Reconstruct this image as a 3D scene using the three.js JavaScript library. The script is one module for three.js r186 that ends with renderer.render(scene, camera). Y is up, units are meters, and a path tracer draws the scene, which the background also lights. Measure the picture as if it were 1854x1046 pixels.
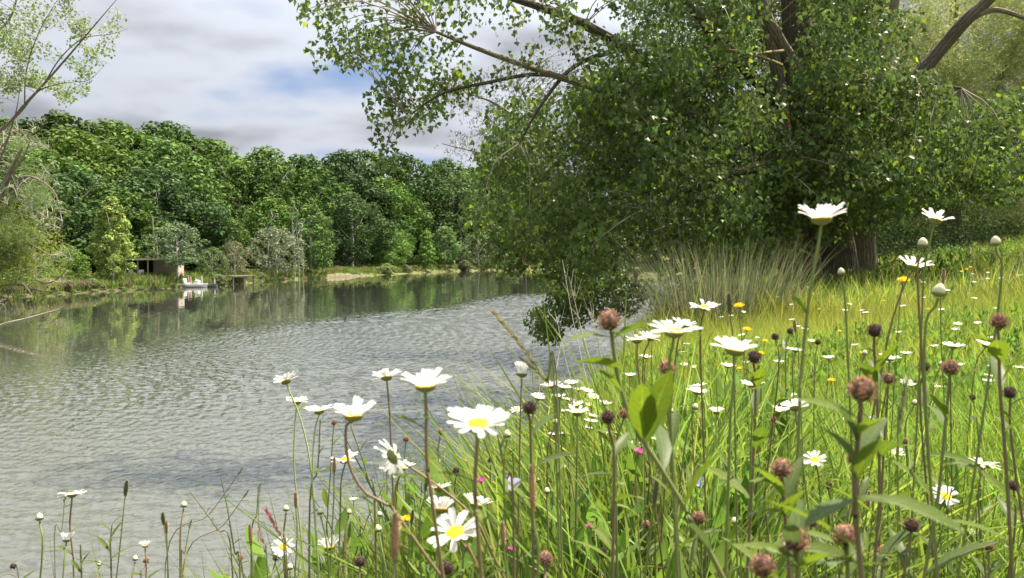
import * as THREE from 'three';

// ---------------------------------------------------------------- camera, sky, sun, exposure
const scene = new THREE.Scene();
const F = 1324, CX = 927, CY = 523, EYE = 2.8;               // lens in photo pixels, eye height above the water
const camera = new THREE.PerspectiveCamera(2 * Math.atan(CY / F) * 180 / Math.PI, 1854 / 1046, 0.05, 1200);
const PITCH = -Math.atan(59 / F);
camera.position.set(0, EYE, 0);
camera.rotation.set(PITCH, 0, 0);
camera.focus = 3.2;
camera.userData.fStop = 11;
const renderer = new THREE.WebGLRenderer({ antialias: true });
renderer.toneMapping = THREE.LinearToneMapping;
renderer.toneMappingExposure = 2.6;
renderer.shadowMap.enabled = true;

// ---------------------------------------------------------------- random numbers and noise
function RNG(seed) { let s = seed | 0; return () => { s = (s + 0x6d2b79f5) | 0; let t = Math.imul(s ^ (s >>> 15), 1 | s); t = (t + Math.imul(t ^ (t >>> 7), 61 | t)) ^ t; return ((t ^ (t >>> 14)) >>> 0) / 4294967296; }; }
const R0 = RNG(11);
const rr = (r, a, b) => a + (b - a) * r();
const V = (x, y, z) => new THREE.Vector3(x, y, z);
const lerp = (a, b, t) => a + (b - a) * t;
const clamp = (x, a, b) => Math.min(b, Math.max(a, x));
const sstep = (a, b, x) => { const t = clamp((x - a) / (b - a), 0, 1); return t * t * (3 - 2 * t); };
const hash3 = (x, y, z) => { let h = Math.imul(x, 374761393) ^ Math.imul(y, 668265263) ^ Math.imul(z, 2147483647 - 1274126177); h = Math.imul(h ^ (h >>> 13), 1274126177); return ((h ^ (h >>> 16)) >>> 0) / 4294967296; };
function noise(x, y, z = 0) {
  const ix = Math.floor(x), iy = Math.floor(y), iz = Math.floor(z); let fx = x - ix, fy = y - iy, fz = z - iz;
  fx = fx * fx * (3 - 2 * fx); fy = fy * fy * (3 - 2 * fy); fz = fz * fz * (3 - 2 * fz);
  const l = (a, b, t) => a + (b - a) * t;
  const s = (k) => l(l(hash3(ix, iy, iz + k), hash3(ix + 1, iy, iz + k), fx), l(hash3(ix, iy + 1, iz + k), hash3(ix + 1, iy + 1, iz + k), fx), fy);
  return l(s(0), s(1), fz);
}
function fbm(x, y, z, o) { let s = 0, a = 0.5, t = 0; for (let i = 0; i < o; i++) { s += a * noise(x, y, z); t += a; a *= 0.5; x = x * 2.03 + 7.1; y = y * 2.03 + 3.7; z = z * 2.03 + 1.3; } return s / t; }

const SUN = V(0.37, 0.89, -0.22).normalize();                 // high, ahead and to the right
// ---------------------------------------------------------------- sky: broken grey-white cloud over pale blue, with brightness added round the sun and overhead
{
  const W = 2560, H = 1280, data = new Float32Array(W * H * 4);
  for (let j = 0; j < H; j++) {
    const el = ((j + 0.5) / H - 0.5) * Math.PI, y = Math.sin(el), c = Math.cos(el), up = Math.max(y, 0);
    for (let i = 0; i < W; i++) {
      const o = (j * W + i) * 4; data[o + 3] = 1;
      if (y < -0.02) { data[o] = 0.06; data[o + 1] = 0.065; data[o + 2] = 0.045; continue; }
      const az = ((i + 0.5) / W - 0.5) * 2 * Math.PI, x = Math.cos(az) * c, z = Math.sin(az) * c;
      const yy = up + 0.2, px = x / yy, pz = z / yy, wx = fbm(px * 0.8 + 9, pz * 0.8, 4.2, 2) - 0.5;
      const big = fbm(px * 0.62 + wx * 0.9 + 2.3, pz * 0.8 + 6.4, y * 2.2, 3), fine = fbm(px * 2.1 + wx * 2, pz * 2.4 + 3, y * 6 + 3, 6);
      const n = big * 0.6 + fine * 0.4, cover = sstep(0.31, 0.42, n), body = sstep(0.41, 0.58, n);         // thick cloud is greyer underneath, thin edges are white
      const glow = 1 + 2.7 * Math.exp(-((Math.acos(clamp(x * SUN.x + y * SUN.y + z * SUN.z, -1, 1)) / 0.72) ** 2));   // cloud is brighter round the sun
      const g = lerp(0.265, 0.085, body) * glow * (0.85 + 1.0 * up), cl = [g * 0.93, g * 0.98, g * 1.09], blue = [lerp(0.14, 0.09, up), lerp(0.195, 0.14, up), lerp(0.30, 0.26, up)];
      for (let k = 0; k < 3; k++) data[o + k] = lerp(blue[k], cl[k], cover);
    }
  }
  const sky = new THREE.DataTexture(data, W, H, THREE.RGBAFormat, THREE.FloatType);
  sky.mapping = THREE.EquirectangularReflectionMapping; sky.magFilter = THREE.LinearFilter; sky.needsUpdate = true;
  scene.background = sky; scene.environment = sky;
}
const sun = new THREE.DirectionalLight(0xfff1dc, 5.0);
sun.position.copy(SUN).multiplyScalar(110); sun.castShadow = true; sun.shadow.radius = 1.5;
sun.shadow.mapSize.set(4096, 4096);
Object.assign(sun.shadow.camera, { left: -120, right: 120, top: 120, bottom: -120, near: 1, far: 400 });
scene.add(sun); scene.add(sun.target);

// ---------------------------------------------------------------- helpers
const cp = Math.cos(PITCH), sp = Math.sin(PITCH);
function P(u, v, d) { const x = (u - CX) / F * d, y = (CY - v) / F * d; return V(x, EYE + y * cp + d * sp, y * sp - d * cp); }   // the point d metres along the lens axis, seen at u, v
const lin = (r, g, b) => new THREE.Color().setRGB(r, g, b);
class MB {                                                    // collects triangles for one mesh
  constructor() { this.p = []; this.n = []; this.c = []; this.u = []; this.i = []; }
  vert(x, y, z, nx, ny, nz, col, u = 0, v = 0) { this.p.push(x, y, z); this.n.push(nx, ny, nz); this.c.push(col[0], col[1], col[2]); this.u.push(u, v); return this.p.length / 3 - 1; }
  tri(a, b, c) { this.i.push(a, b, c); }
  quad(a, b, c, d) { this.i.push(a, b, c, a, c, d); }
  face(pts, col) {                                            // flat polygon, fan
    const a = pts[0], e1 = pts[1].clone().sub(a), e2 = pts[2].clone().sub(a), n = e1.cross(e2).normalize();
    const k = pts.map((q) => this.vert(q.x, q.y, q.z, n.x, n.y, n.z, col, q.x + q.z, q.y));
    for (let j = 1; j < k.length - 1; j++) this.tri(k[0], k[j], k[j + 1]);
  }
  geo(g, m, col) {
    const q = V(), nm = new THREE.Matrix3().getNormalMatrix(m), P_ = g.attributes.position, N = g.attributes.normal, U = g.attributes.uv, b = this.p.length / 3;
    for (let j = 0; j < P_.count; j++) {
      q.fromBufferAttribute(P_, j).applyMatrix4(m); this.p.push(q.x, q.y, q.z);
      q.fromBufferAttribute(N, j).applyMatrix3(nm).normalize(); this.n.push(q.x, q.y, q.z);
      const cc = col || [1, 1, 1]; this.c.push(cc[0], cc[1], cc[2]); this.u.push(U ? U.getX(j) : 0, U ? U.getY(j) : 0);
    }
    if (g.index) for (let j = 0; j < g.index.count; j++) this.i.push(g.index.getX(j) + b); else for (let j = 0; j < P_.count; j++) this.i.push(j + b);
  }
  box(w, h, d, x, y, z, ry = 0, col, rx = 0, rz = 0) { this.geo(new THREE.BoxGeometry(w, h, d), new THREE.Matrix4().compose(V(x, y, z), new THREE.Quaternion().setFromEuler(new THREE.Euler(rx, ry, rz)), V(1, 1, 1)), col); }
  build() {
    const g = new THREE.BufferGeometry();
    g.setAttribute('position', new THREE.Float32BufferAttribute(this.p, 3)); g.setAttribute('normal', new THREE.Float32BufferAttribute(this.n, 3));
    g.setAttribute('color', new THREE.Float32BufferAttribute(this.c, 3)); g.setAttribute('uv', new THREE.Float32BufferAttribute(this.u, 2)); g.setIndex(this.i);
    return g;
  }
}
// a tapered tube through pts = [Vector3, radius]; rough: uneven cross-section; col: function of t or triple
function tube(mb, pts, seg, rad, col, rough = 0, seed = 0) {
  const curve = new THREE.CatmullRomCurve3(pts.map((q) => q[0]), false, 'catmullrom', 0.5), n = pts.length - 1;
  let nrm = null, prevT = null, len = 0, last = null; const base = mb.p.length / 3;
  for (let k = 0; k <= seg; k++) {
    const t = k / seg, c = curve.getPoint(t), tg = curve.getTangent(t).normalize();
    if (last) len += last.distanceTo(c); last = c;
    if (!nrm) { nrm = Math.abs(tg.y) < 0.9 ? V(0, 1, 0) : V(1, 0, 0); nrm.addScaledVector(tg, -nrm.dot(tg)).normalize(); } else { nrm.addScaledVector(tg, -nrm.dot(tg)).normalize(); }
    const bi = tg.clone().cross(nrm), f = t * n, i = Math.min(n - 1, Math.floor(f)), r = lerp(pts[i][1], pts[i + 1][1], f - i), cc = typeof col === 'function' ? col(t) : col;
    for (let a = 0; a <= rad; a++) {
      const th = a / rad * Math.PI * 2, ca = Math.cos(th), sa = Math.sin(th);
      const rad_ = r * (1 + (rough ? rough * (noise(Math.cos(th) * 2.2 + seed, Math.sin(th) * 2.2, len * 1.2 / Math.max(r, 0.05) * 0.12) - 0.5) * 2 : 0));
      const dx = nrm.x * ca + bi.x * sa, dy = nrm.y * ca + bi.y * sa, dz = nrm.z * ca + bi.z * sa;
      mb.vert(c.x + dx * rad_, c.y + dy * rad_, c.z + dz * rad_, dx, dy, dz, cc, a / rad * Math.max(1, Math.round(r * 6.283 / 0.35)), len / 0.7);
    }
  }
  for (let k = 0; k < seg; k++) for (let a = 0; a < rad; a++) { const q = base + k * (rad + 1) + a; mb.quad(q, q + 1, q + rad + 2, q + rad + 1); }
  const e = base + seg * (rad + 1); for (let a = 1; a < rad - 1; a++) mb.tri(e, e + a, e + a + 1);
}
const taken = {};
function numbered(name) { const k = taken[name] = (taken[name] ?? -1) + 1; return k ? name + '_' + String(k).padStart(3, '0') : name; }
function tag(o, label, category, group, kind) { if (label) o.userData.label = label; if (category) o.userData.category = category; if (group) o.userData.group = group; if (kind) o.userData.kind = kind; return o; }
function thing(name, label, category, group, pos) { const o = new THREE.Group(); o.name = numbered(name); if (pos) o.position.copy(pos); scene.add(o); return tag(o, label, category, group); }
function mesh(name, g, m, parent) { const o = new THREE.Mesh(g, m); o.name = parent ? name : numbered(name); o.castShadow = o.receiveShadow = true; (parent || scene).add(o); return o; }
function inst(name, g, m, mats, cols, parent) {
  const o = new THREE.InstancedMesh(g, m, mats.length); o.name = parent ? name : numbered(name); o.castShadow = o.receiveShadow = true; o.userData.kind = 'stuff';
  const c = new THREE.Color();
  for (let i = 0; i < mats.length; i++) { o.setMatrixAt(i, mats[i]); if (cols) o.setColorAt(i, c.setRGB(cols[i][0], cols[i][1], cols[i][2])); }
  (parent || scene).add(o); return o;
}
function inPoly(poly, x, y) { let s = false; for (let i = 0, j = poly.length - 1; i < poly.length; j = i++) { const [xi, yi] = poly[i], [xj, yj] = poly[j]; if ((yi > y) !== (yj > y) && x < (xj - xi) * (y - yi) / (yj - yi) + xi) s = !s; } return s; }
const vary = (r, c, k, h = 0) => { const f = 1 + (r() - 0.5) * 2 * k, g = (r() - 0.5) * 2 * h; return [c[0] * f * (1 + g), c[1] * f, c[2] * f * (1 - g)]; };

// ---------------------------------------------------------------- materials
const std = (o) => new THREE.MeshStandardMaterial({ roughness: 0.85, ...o });
const leafy = (o) => new THREE.MeshPhysicalMaterial({ roughness: 0.95, specularIntensity: 0.25, transmission: 0.4, thickness: 0, side: THREE.DoubleSide, vertexColors: true, ...o });
function dataTex(W, H, f, srgb) {
  const d = new Uint8Array(W * H * 4);
  for (let j = 0; j < H; j++) for (let i = 0; i < W; i++) { const c = f(i / W, j / H, i, j), o = (j * W + i) * 4; d[o] = c[0] * 255; d[o + 1] = c[1] * 255; d[o + 2] = c[2] * 255; d[o + 3] = 255; }
  const t = new THREE.DataTexture(d, W, H); t.wrapS = t.wrapT = THREE.RepeatWrapping; t.magFilter = THREE.LinearFilter; if (srgb) t.colorSpace = THREE.SRGBColorSpace; t.needsUpdate = true; return t;
}
const ringNoise = (u, v, a, b, s) => fbm(Math.cos(u * 6.2832) * a + s, Math.sin(u * 6.2832) * a, v * b, 4);   // repeats in u
const barkH = (u, v) => { const w = ringNoise(u, v, 1.2, 3, 5) * 0.25, r = Math.abs(Math.sin((u * 7 + w * 3) * Math.PI + 4 * (ringNoise(u, v, 2, 5, 9) - 0.5))); return clamp(0.15 + 0.6 * Math.pow(r, 0.7) + 0.5 * (ringNoise(u, v, 6, 24, 2) - 0.5), 0, 1); };
const barkBump = dataTex(256, 512, (u, v) => { const h = barkH(u, v); return [h, h, h]; });
const barkCol = dataTex(256, 512, (u, v) => { const h = barkH(u, v), l = ringNoise(u, v, 3, 7, 30); const k = 0.42 + 0.35 * h; return [clamp(k * (0.98 + 0.05 * l), 0, 1), clamp(k * (0.93 + 0.10 * l), 0, 1), clamp(k * (0.85 + 0.06 * l), 0, 1)]; }, true);
const M = {
  bark: std({ map: barkCol, bumpMap: barkBump, bumpScale: 0.03, vertexColors: true, roughness: 0.95 }),
  twig: std({ vertexColors: true, roughness: 0.9 }),
  leaf: leafy({ transmission: 0.5, clearcoat: 0.5, clearcoatRoughness: 0.32 }),
  farLeaf: leafy({ transmission: 0.3 }),
  willow: leafy({ transmission: 0.45, clearcoat: 0.04, clearcoatRoughness: 0.5 }),
  grass: leafy({ transmission: 0.55, clearcoat: 0.06, clearcoatRoughness: 0.4 }),
  petal: leafy({ color: lin(0.78, 0.78, 0.77), transmission: 0.5, vertexColors: false }),
  bud: std({ vertexColors: true, roughness: 0.8 }),
  disc: std({ vertexColors: true, roughness: 0.85 }),
  stem: std({ vertexColors: true, roughness: 0.7 }),
  plain: std({ vertexColors: true, roughness: 0.85 }),
};

// ---------------------------------------------------------------- terrain
const crest = [[-60, -20], [-20, -8], [0, -1.5], [1.3, -0.8], [3, 0], [6, 0.8], [9, 1.8], [12, 3], [20, 5.5], [30, 9], [45, 16], [70, 27], [110, 36], [150, 41]];
const crestX = (d) => { for (let i = 0; i < crest.length - 1; i++) if (d <= crest[i + 1][0]) return lerp(crest[i][1], crest[i + 1][1], (d - crest[i][0]) / (crest[i + 1][0] - crest[i][0])); return 41; };
const nearShore = crest.slice(1).map(([d, x]) => [x - 1, d]);
const farShore = [[33, 176], [20, 173], [9.3, 168.5], [-8.3, 142.6], [-19.3, 112], [-25, 90.4], [-27.3, 75.7], [-29.7, 62.8], [-32, 56], [-32, 45.8], [-36, 25], [-34, 5], [-25, -15]];
const lake = [...nearShore, ...farShore];
function shore(x, d) {                                        // [distance from the water's edge, positive on land; true on the meadow side]
  let best = 1e9, bi = 0;
  for (let i = 0; i < lake.length; i++) {
    const a = lake[i], b = lake[(i + 1) % lake.length], ex = b[0] - a[0], ed = b[1] - a[1], t = clamp(((x - a[0]) * ex + (d - a[1]) * ed) / (ex * ex + ed * ed), 0, 1);
    const q = Math.hypot(x - a[0] - ex * t, d - a[1] - ed * t); if (q < best) { best = q; bi = i; }
  }
  return [inPoly(lake, x, d) ? -best : best, bi < nearShore.length - 1];
}
function ground(x, d) {
  const [s, near] = shore(x, d), n = noise(x * 0.9, d * 0.9, 3) - 0.5, m = noise(x * 0.13, d * 0.13, 7) - 0.5;
  if (s < 0) return Math.max(-1.5, s * 0.6) - 0.02;
  if (near) { const e = Math.min(s - 1, 14); return s < 1 ? sstep(0, 1.1, s) * 1.7 * (1 + n * 0.1) : 1.7 * sstep(0, 1.1, s) + 0.1 * e + 0.004 * e * e + n * 0.07 + m * 0.12 * Math.min(1, e * 0.3); }
  return 0.5 * sstep(-0.2, 1.6, s) + (s > 1.6 ? 0.05 * (s - 1.6) + 7 * sstep(14, 75, s) : 0) + n * 0.12 + m * 0.5 * sstep(2, 8, s);
}
const G = (x, z) => ground(x, -z);
{
  const axis = (fine0, fine1, step, lo, hi) => { const a = []; for (let x = fine0; x <= fine1; x += step) a.push(x); let s = step, x = fine0; while (x > lo) { s = Math.min(s * 1.25, 12); x -= s; a.unshift(x); } s = step; x = fine1; while (x < hi) { s = Math.min(s * 1.2, 12); x += s; a.push(x); } return a; };
  const xs = axis(-4, 18, 0.3, -420, 420), ds = axis(-2, 30, 0.3, -160, 520), mb = new MB();
  for (const d of ds) for (const x of xs) {
    const k = fbm(x * 0.8, d * 0.8, 1, 3), [s, near] = shore(x, d);
    const soil = !near && s > -1 && s < 1.0 ? 0.3 : near && s < 0.9 ? 0.55 : 0.25 + 0.3 * k;
    const c = s < -0.3 ? [0.07, 0.07, 0.035] : [lerp(0.085, 0.15, soil) * (0.8 + 0.5 * k), lerp(0.125, 0.115, soil) * (0.8 + 0.5 * k), lerp(0.03, 0.06, soil) * (0.8 + 0.5 * k)];
    mb.vert(x, ground(x, d), -d, 0, 1, 0, c, x, d);
  }
  const w = xs.length;
  for (let j = 0; j < ds.length - 1; j++) for (let i = 0; i < w - 1; i++) { const q = j * w + i; mb.quad(q, q + 1, q + w + 1, q + w); }
  const g = mb.build(); g.computeVertexNormals();
  const bump = dataTex(256, 256, (u, v, i, j) => { const h = hash3(i, j, 1) * 0.5 + noise(i * 0.2, j * 0.2, 2) * 0.5; return [h, h, h]; });
  tag(mesh('ground', g, std({ vertexColors: true, bumpMap: bump, bumpScale: 0.02, roughness: 1 })), 'grassy ground of the meadow and the lake banks', 'ground', null, 'structure');
}

// ---------------------------------------------------------------- water: wind ripples over most of the lake, calm towards the far bank
{
  const r = RNG(5), waves = [];
  for (let i = 0; i < 34; i++) {
    const L = 0.075 * Math.pow(6, i / 33), th = 0.28 + (r() + r() + r() - 1.5) * 0.85, k = 6.2832 / L;
    waves.push([Math.sin(th) * k, Math.cos(th) * k, r() * 6.2832, 0.044 * Math.pow(L / 0.3, 0.05) / k, L]);
  }
  const edge = [[-14, 14], [-13, 27], [-9.5, 37], [-3, 52], [5, 66], [25, 110]];
  const calmSide = (x, d) => { let b = 1e9, sgn = 1; for (let i = 0; i < edge.length - 1; i++) { const [ax, ad] = edge[i], [bx, bd] = edge[i + 1], ex = bx - ax, ed = bd - ad, t = clamp(((x - ax) * ex + (d - ad) * ed) / (ex * ex + ed * ed), 0, 1), qx = x - ax - ex * t, qd = d - ad - ed * t, q = Math.hypot(qx, qd); if (q < b) { b = q; sgn = ex * qd - ed * qx > 0 ? 1 : -1; } } return b * sgn; };
  const mb = new MB(), az = []; for (let a = -180; a < 180;) { az.push(a); a += Math.abs(a + (a < 0 ? 0 : 0)) < 43 ? 0.165 : 3; } az.push(180);
  const calmAt = []; const radii = [0.5]; for (let q = 4; q < 270; q *= q < 75 ? 1.0062 : 1.0125) radii.push(q);
  for (const q of radii) for (const a of az) {
    const x = Math.sin(a * Math.PI / 180) * q, d = Math.cos(a * Math.PI / 180) * q;
    const calm = calmSide(x, d) + (fbm(x * 0.16, d * 0.07, 3, 4) - 0.5) * 9;
    calmAt.push(sstep(-8, -1, calm)); const gust = 0.6 + 0.8 * fbm(x * 0.12 + 4, d * 0.07, 6, 3);
    const amp = lerp(1, 0.035, sstep(-8, -1, calm)) * gust;
    let h = 0, gx = 0, gd = 0; const open = sstep(4, 16, -shore(x, d)[0]);   // long ripples need open water
    for (const [kx, kd, ph, a0, L] of waves) { const am = a0 * (L > 0.22 ? lerp(0.65, 1, open) : lerp(0.9, 1, open)), p = kx * x + kd * d + ph, s = Math.sin(p), c = Math.cos(p); h += am * s; gx += am * kx * c; gd += am * kd * c; }
    h *= amp; gx *= amp; gd *= amp;
    const l = Math.hypot(gx, 1, gd); mb.vert(x, h, -d, -gx / l, 1 / l, gd / l, [1, 1, 1], x, d);
  }
  const w = az.length, r2 = RNG(6), ruffled = [], smooth = [];
  for (let j = 0; j < radii.length - 1; j++) for (let i = 0; i < w - 1; i++) { const q = j * w + i; (r2() < calmAt[q] ? smooth : ruffled).push(q, q + 1, q + w + 1, q, q + w + 1, q + w); }   // wind dies out in scattered cat's paws
  const N = 1024, T = 3.2, px = new Uint8Array(N * N * 4), rip = [];
  for (let i = 0; i < 46; i++) { const n = Math.round(T / (0.055 * Math.pow(6, r2()))), th = 0.25 + (r2() + r2() + r2() - 1.5) * 0.95, a = Math.round(Math.sin(th) * n), b = Math.round(Math.cos(th) * n); rip.push([a * 6.2832, b * 6.2832, r2() * 6.2832, 0.042 / Math.hypot(a, b, 0.001)]); }
  for (let y = 0; y < N; y++) for (let x = 0; x < N; x++) { let gx = 0, gy = 0; const u = x / N, v = y / N; for (const [a, b, ph, am] of rip) { const c = Math.cos(a * u + b * v + ph) * am; gx += c * a / 6.2832; gy += c * b / 6.2832; } const l = Math.hypot(gx, gy, 1), o = (y * N + x) * 4; px[o] = (-gx / l * 0.5 + 0.5) * 255; px[o + 1] = (-gy / l * 0.5 + 0.5) * 255; px[o + 2] = (1 / l * 0.5 + 0.5) * 255; px[o + 3] = 255; }
  const ripple = new THREE.DataTexture(px, N, N); ripple.wrapS = ripple.wrapT = THREE.RepeatWrapping; ripple.magFilter = THREE.LinearFilter; ripple.repeat.set(1 / T, 1 / T); ripple.needsUpdate = true;
  const body = { color: lin(0.1, 0.107, 0.09), roughness: 0.03, ior: 1.4, clearcoat: 1, clearcoatRoughness: 0.03 };
  for (const [index, o, label] of [[ruffled, { normalMap: ripple, clearcoatRoughness: 0.24 }, 'wind ruffled silvery grey water of the lake'], [smooth, {}, 'calm olive water mirroring the far wood']]) {
    mb.i = index; const g = mb.build(); g.deleteAttribute('color'); tag(mesh('water', g, new THREE.MeshPhysicalMaterial({ ...body, ...o })), label, 'water', null, 'structure');
  }
}

// ---------------------------------------------------------------- foliage geometries
function leafGeo(shape, fold, droop) {                        // outline [[half width, y]...], folded along the midrib, drooping to the tip; unit length, points along +y
  const mb = new MB(), n = shape.length;
  for (let i = 0; i < n; i++) { const [w, y] = shape[i], z = -droop * y * y; for (const s of [-1, 0, 1]) mb.vert(s * w, y, z + Math.abs(s) * w * fold, -s * fold, 0, 1, [1, 1, 1], s * 0.5 + 0.5, y); }
  for (let i = 0; i < n - 1; i++) { const a = i * 3; mb.quad(a, a + 1, a + 4, a + 3); mb.quad(a + 1, a + 2, a + 5, a + 4); }
  const g = mb.build(); g.computeVertexNormals(); return g;
}
const poplarLeaf = leafGeo([[0.012, 0], [0.012, 0.3], [0.42, 0.38], [0.46, 0.5], [0.28, 0.75], [0.10, 0.98], [0.0, 1.2]], 0.35, 0.12);
function sprigGeo(r, n, len, w) {                             // a short twig with n slender leaves
  const mb = new MB(), lg = leafGeo([[0, 0], [w, 0.3], [w * 0.85, 0.6], [0, 1]], 0.3, 0.25), m = new THREE.Matrix4(), q = new THREE.Quaternion();
  for (let i = 0; i < n; i++) { const t = (i + 0.5) / n; q.setFromEuler(new THREE.Euler(rr(r, -0.6, 0.6), i * 2.4, rr(r, 0.5, 1.1) * (i % 2 ? 1 : -1))); m.compose(V(rr(r, -0.03, 0.03), t * 1, rr(r, -0.03, 0.03)), q, V(1, 1, 1).multiplyScalar(len * rr(r, 0.8, 1.2))); mb.geo(lg, m, vary(r, [1, 1, 1], 0.2, 0.05)); }
  return mb.build();
}
const willowSprigs = [sprigGeo(RNG(3), 8, 0.42, 0.1), sprigGeo(RNG(4), 9, 0.36, 0.12)];
function hang(r, pos, dir, size, twist) {                     // matrix: leaf points along dir, turned freely about it
  const m = new THREE.Matrix4(), y = dir.clone().normalize(), t = V(r() - 0.5, r() - 0.5, r() - 0.5).normalize(), z = t.addScaledVector(y, -t.dot(y)).normalize(), x = y.clone().cross(z);
  m.makeBasis(x.multiplyScalar(size), y.multiplyScalar(size), z.multiplyScalar(size)).setPosition(pos); return m;
}
const ballPoint = (r) => { let q; do q = V(r() * 2 - 1, r() * 2 - 1, r() * 2 - 1); while (q.lengthSq() > 1); return q; };

// a crown for trees across the lake: billowing lobes of leafy facets; unit height about 1, foot of the crown at y = 0
function crownGeo(seed, o) {
  const r = RNG(seed), mb = new MB(), lobes = [];
  for (let i = 0; i < o.lobes; i++) {
    const t = Math.pow((i + 0.5) / o.lobes, 0.85), a = i * 2.39996 + rr(r, -0.4, 0.4), prof = o.profile(t), y = t * o.h;
    const rad = prof * (i % 4 === 3 ? rr(r, 0.2, 0.6) : rr(r, 0.66, 1.12));
    lobes.push([V(Math.cos(a) * rad, y, Math.sin(a) * rad), o.lobe * rr(r, 0.7, 1.25) * (1 - 0.35 * t)]);
  }
  for (const [c, lr] of lobes) {
    const tone = rr(r, 0.82, 1.2), n = Math.round(o.faces * lr * lr / (o.lobe * o.lobe));
    for (let k = 0; k < n; k++) {
      const y = rr(r, -0.55, 1), a = r() * 6.2832, s = Math.sqrt(1 - y * y), nd = V(Math.cos(a) * s, y, Math.sin(a) * s);
      const q = c.clone().addScaledVector(nd, lr * (rr(r, 0.62, 1.0) + (r() < 0.12 ? rr(r, 0, 0.25) : 0))); q.y -= lr * 0.15;
      const nn = nd.clone().addScaledVector(V(r() - 0.5, r() - 0.25, r() - 0.5), 0.8).normalize(), t1 = V(r() - 0.5, r() - 0.5, r() - 0.5).cross(nn).normalize(), t2 = nn.clone().cross(t1), sz = o.leaf * rr(r, 0.6, 1.35);
      const col = vary(r, [tone, tone, tone], 0.22, 0.08), e = sz * rr(r, 0.15, 0.4);
      mb.face([q.clone().addScaledVector(t1, -sz), q.clone().addScaledVector(t2, -sz * 0.55).addScaledVector(nn, e * 0.5), q.clone().addScaledVector(t1, sz * 0.9).addScaledVector(nn, -e), q.clone().addScaledVector(t2, sz * 0.6).addScaledVector(nn, e * 0.4)], col);
    }
  }
  return mb.build();
}
const round_ = (t) => 0.34 * Math.pow(Math.sin(Math.PI * (0.12 + 0.86 * t)), 0.65), tall_ = (t) => 0.23 * Math.pow(Math.sin(Math.PI * (0.16 + 0.82 * t)), 0.6), cone_ = (t) => 0.24 * Math.pow(1 - t, 0.55) * (0.55 + 0.45 * Math.min(1, t * 5)), bush_ = (t) => 0.52 * Math.pow(Math.cos(t * 1.5), 0.6);
const crowns = {
  oak: [1, 2, 3, 4].map((s) => crownGeo(s * 17, { lobes: 84, h: 0.86, lobe: 0.108, faces: 140, leaf: 0.0165, profile: round_ })),
  tall: [1, 2, 3].map((s) => crownGeo(s * 31, { lobes: 74, h: 0.9, lobe: 0.082, faces: 130, leaf: 0.0155, profile: tall_ })),
  cone: [crownGeo(77, { lobes: 64, h: 0.95, lobe: 0.08, faces: 170, leaf: 0.016, profile: cone_ })],
  light: [5, 6].map((s) => crownGeo(s * 13, { lobes: 40, h: 0.84, lobe: 0.125, faces: 150, leaf: 0.017, profile: round_ })),
  bush: [1, 2, 3].map((s) => crownGeo(s * 7 + 2, { lobes: 24, h: 0.7, lobe: 0.26, faces: 170, leaf: 0.042, profile: bush_ })),
};
const leafMats = {};
function foliageMat(c) { const k = c.join(); return leafMats[k] ||= leafy({ color: lin(...c), transmission: 0.3 }); }
const trunkGeo = (() => { const mb = new MB(), r = RNG(8); tube(mb, [[V(0, -0.06, 0), 0.028], [V(0.01, 0.12, 0), 0.02], [V(0, 0.35, 0.01), 0.015], [V(0.01, 0.75, 0), 0.006]], 10, 7, [0.5, 0.47, 0.42]); for (let i = 0; i < 7; i++) { const y = 0.2 + i * 0.07, a = i * 2.4, l = 0.2; tube(mb, [[V(0, y, 0), 0.008], [V(Math.cos(a) * l * 0.5, y + 0.1, Math.sin(a) * l * 0.5), 0.005], [V(Math.cos(a) * l, y + 0.24, Math.sin(a) * l), 0.002]], 5, 5, [0.5, 0.47, 0.42]); } return mb.build(); })();
const farR = RNG(21);
function farTree(kind, x, d, h, wide, col, name, label, group, lift) {
  const y = ground(x, d), t = thing(name, label, kind === 'bush' ? 'bush' : 'tree', group, V(x, y, -d));
  const set = crowns[kind], c = mesh('crown', set[Math.floor(farR() * set.length)], foliageMat(col), t);
  c.position.y = h * lift; c.scale.set(h * wide, h * (1 - lift), h * wide); c.rotation.y = farR() * 6.28;
  const k = mesh('trunk', trunkGeo, M.twig, t); k.scale.set(h, h, h); k.rotation.y = farR() * 6.28;
  return t;
}
// top of the wood against the sky, as heights over the lens axis
const skyline = [[-80, 205], [0, 205], [60, 208], [150, 203], [230, 218], [300, 197], [345, 228], [400, 266], [460, 258], [520, 266], [580, 254], [650, 250], [720, 268], [770, 288], [830, 282], [900, 285], [1000, 300], [1150, 300], [1300, 320]];
const skyTop = (u) => { for (let i = 0; i < skyline.length - 1; i++) if (u <= skyline[i + 1][0]) return lerp(skyline[i][1], skyline[i + 1][1], (u - skyline[i][0]) / (skyline[i + 1][0] - skyline[i][0])); return 320; };
function shoreDepth(u) { for (let d = 30; d < 260; d += 0.5) { const x = (u - CX) / F * d; if (d > 40 && shore(x, d)[0] > 0) return d; } return 170; }
const greens = [[0.075, 0.135, 0.024], [0.092, 0.165, 0.026], [0.062, 0.118, 0.026], [0.092, 0.162, 0.028], [0.07, 0.125, 0.038], [0.095, 0.165, 0.034]];
const WOOD = 'broad trees of the wood on the far bank';
function standTree(u, back, topV, kind, wide, col, name, label, group, lift) {
  const d = shoreDepth(u) + back, x = (u - CX) / F * d, y = ground(x, d), h = (EYE + (464 - topV) / F * d - y) / (kind === 'bush' ? 1 : 0.94);
  return farTree(kind, x, d, h, wide, col, name, label, group, lift ?? (kind === 'bush' ? 0 : 0.1));
}
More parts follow.
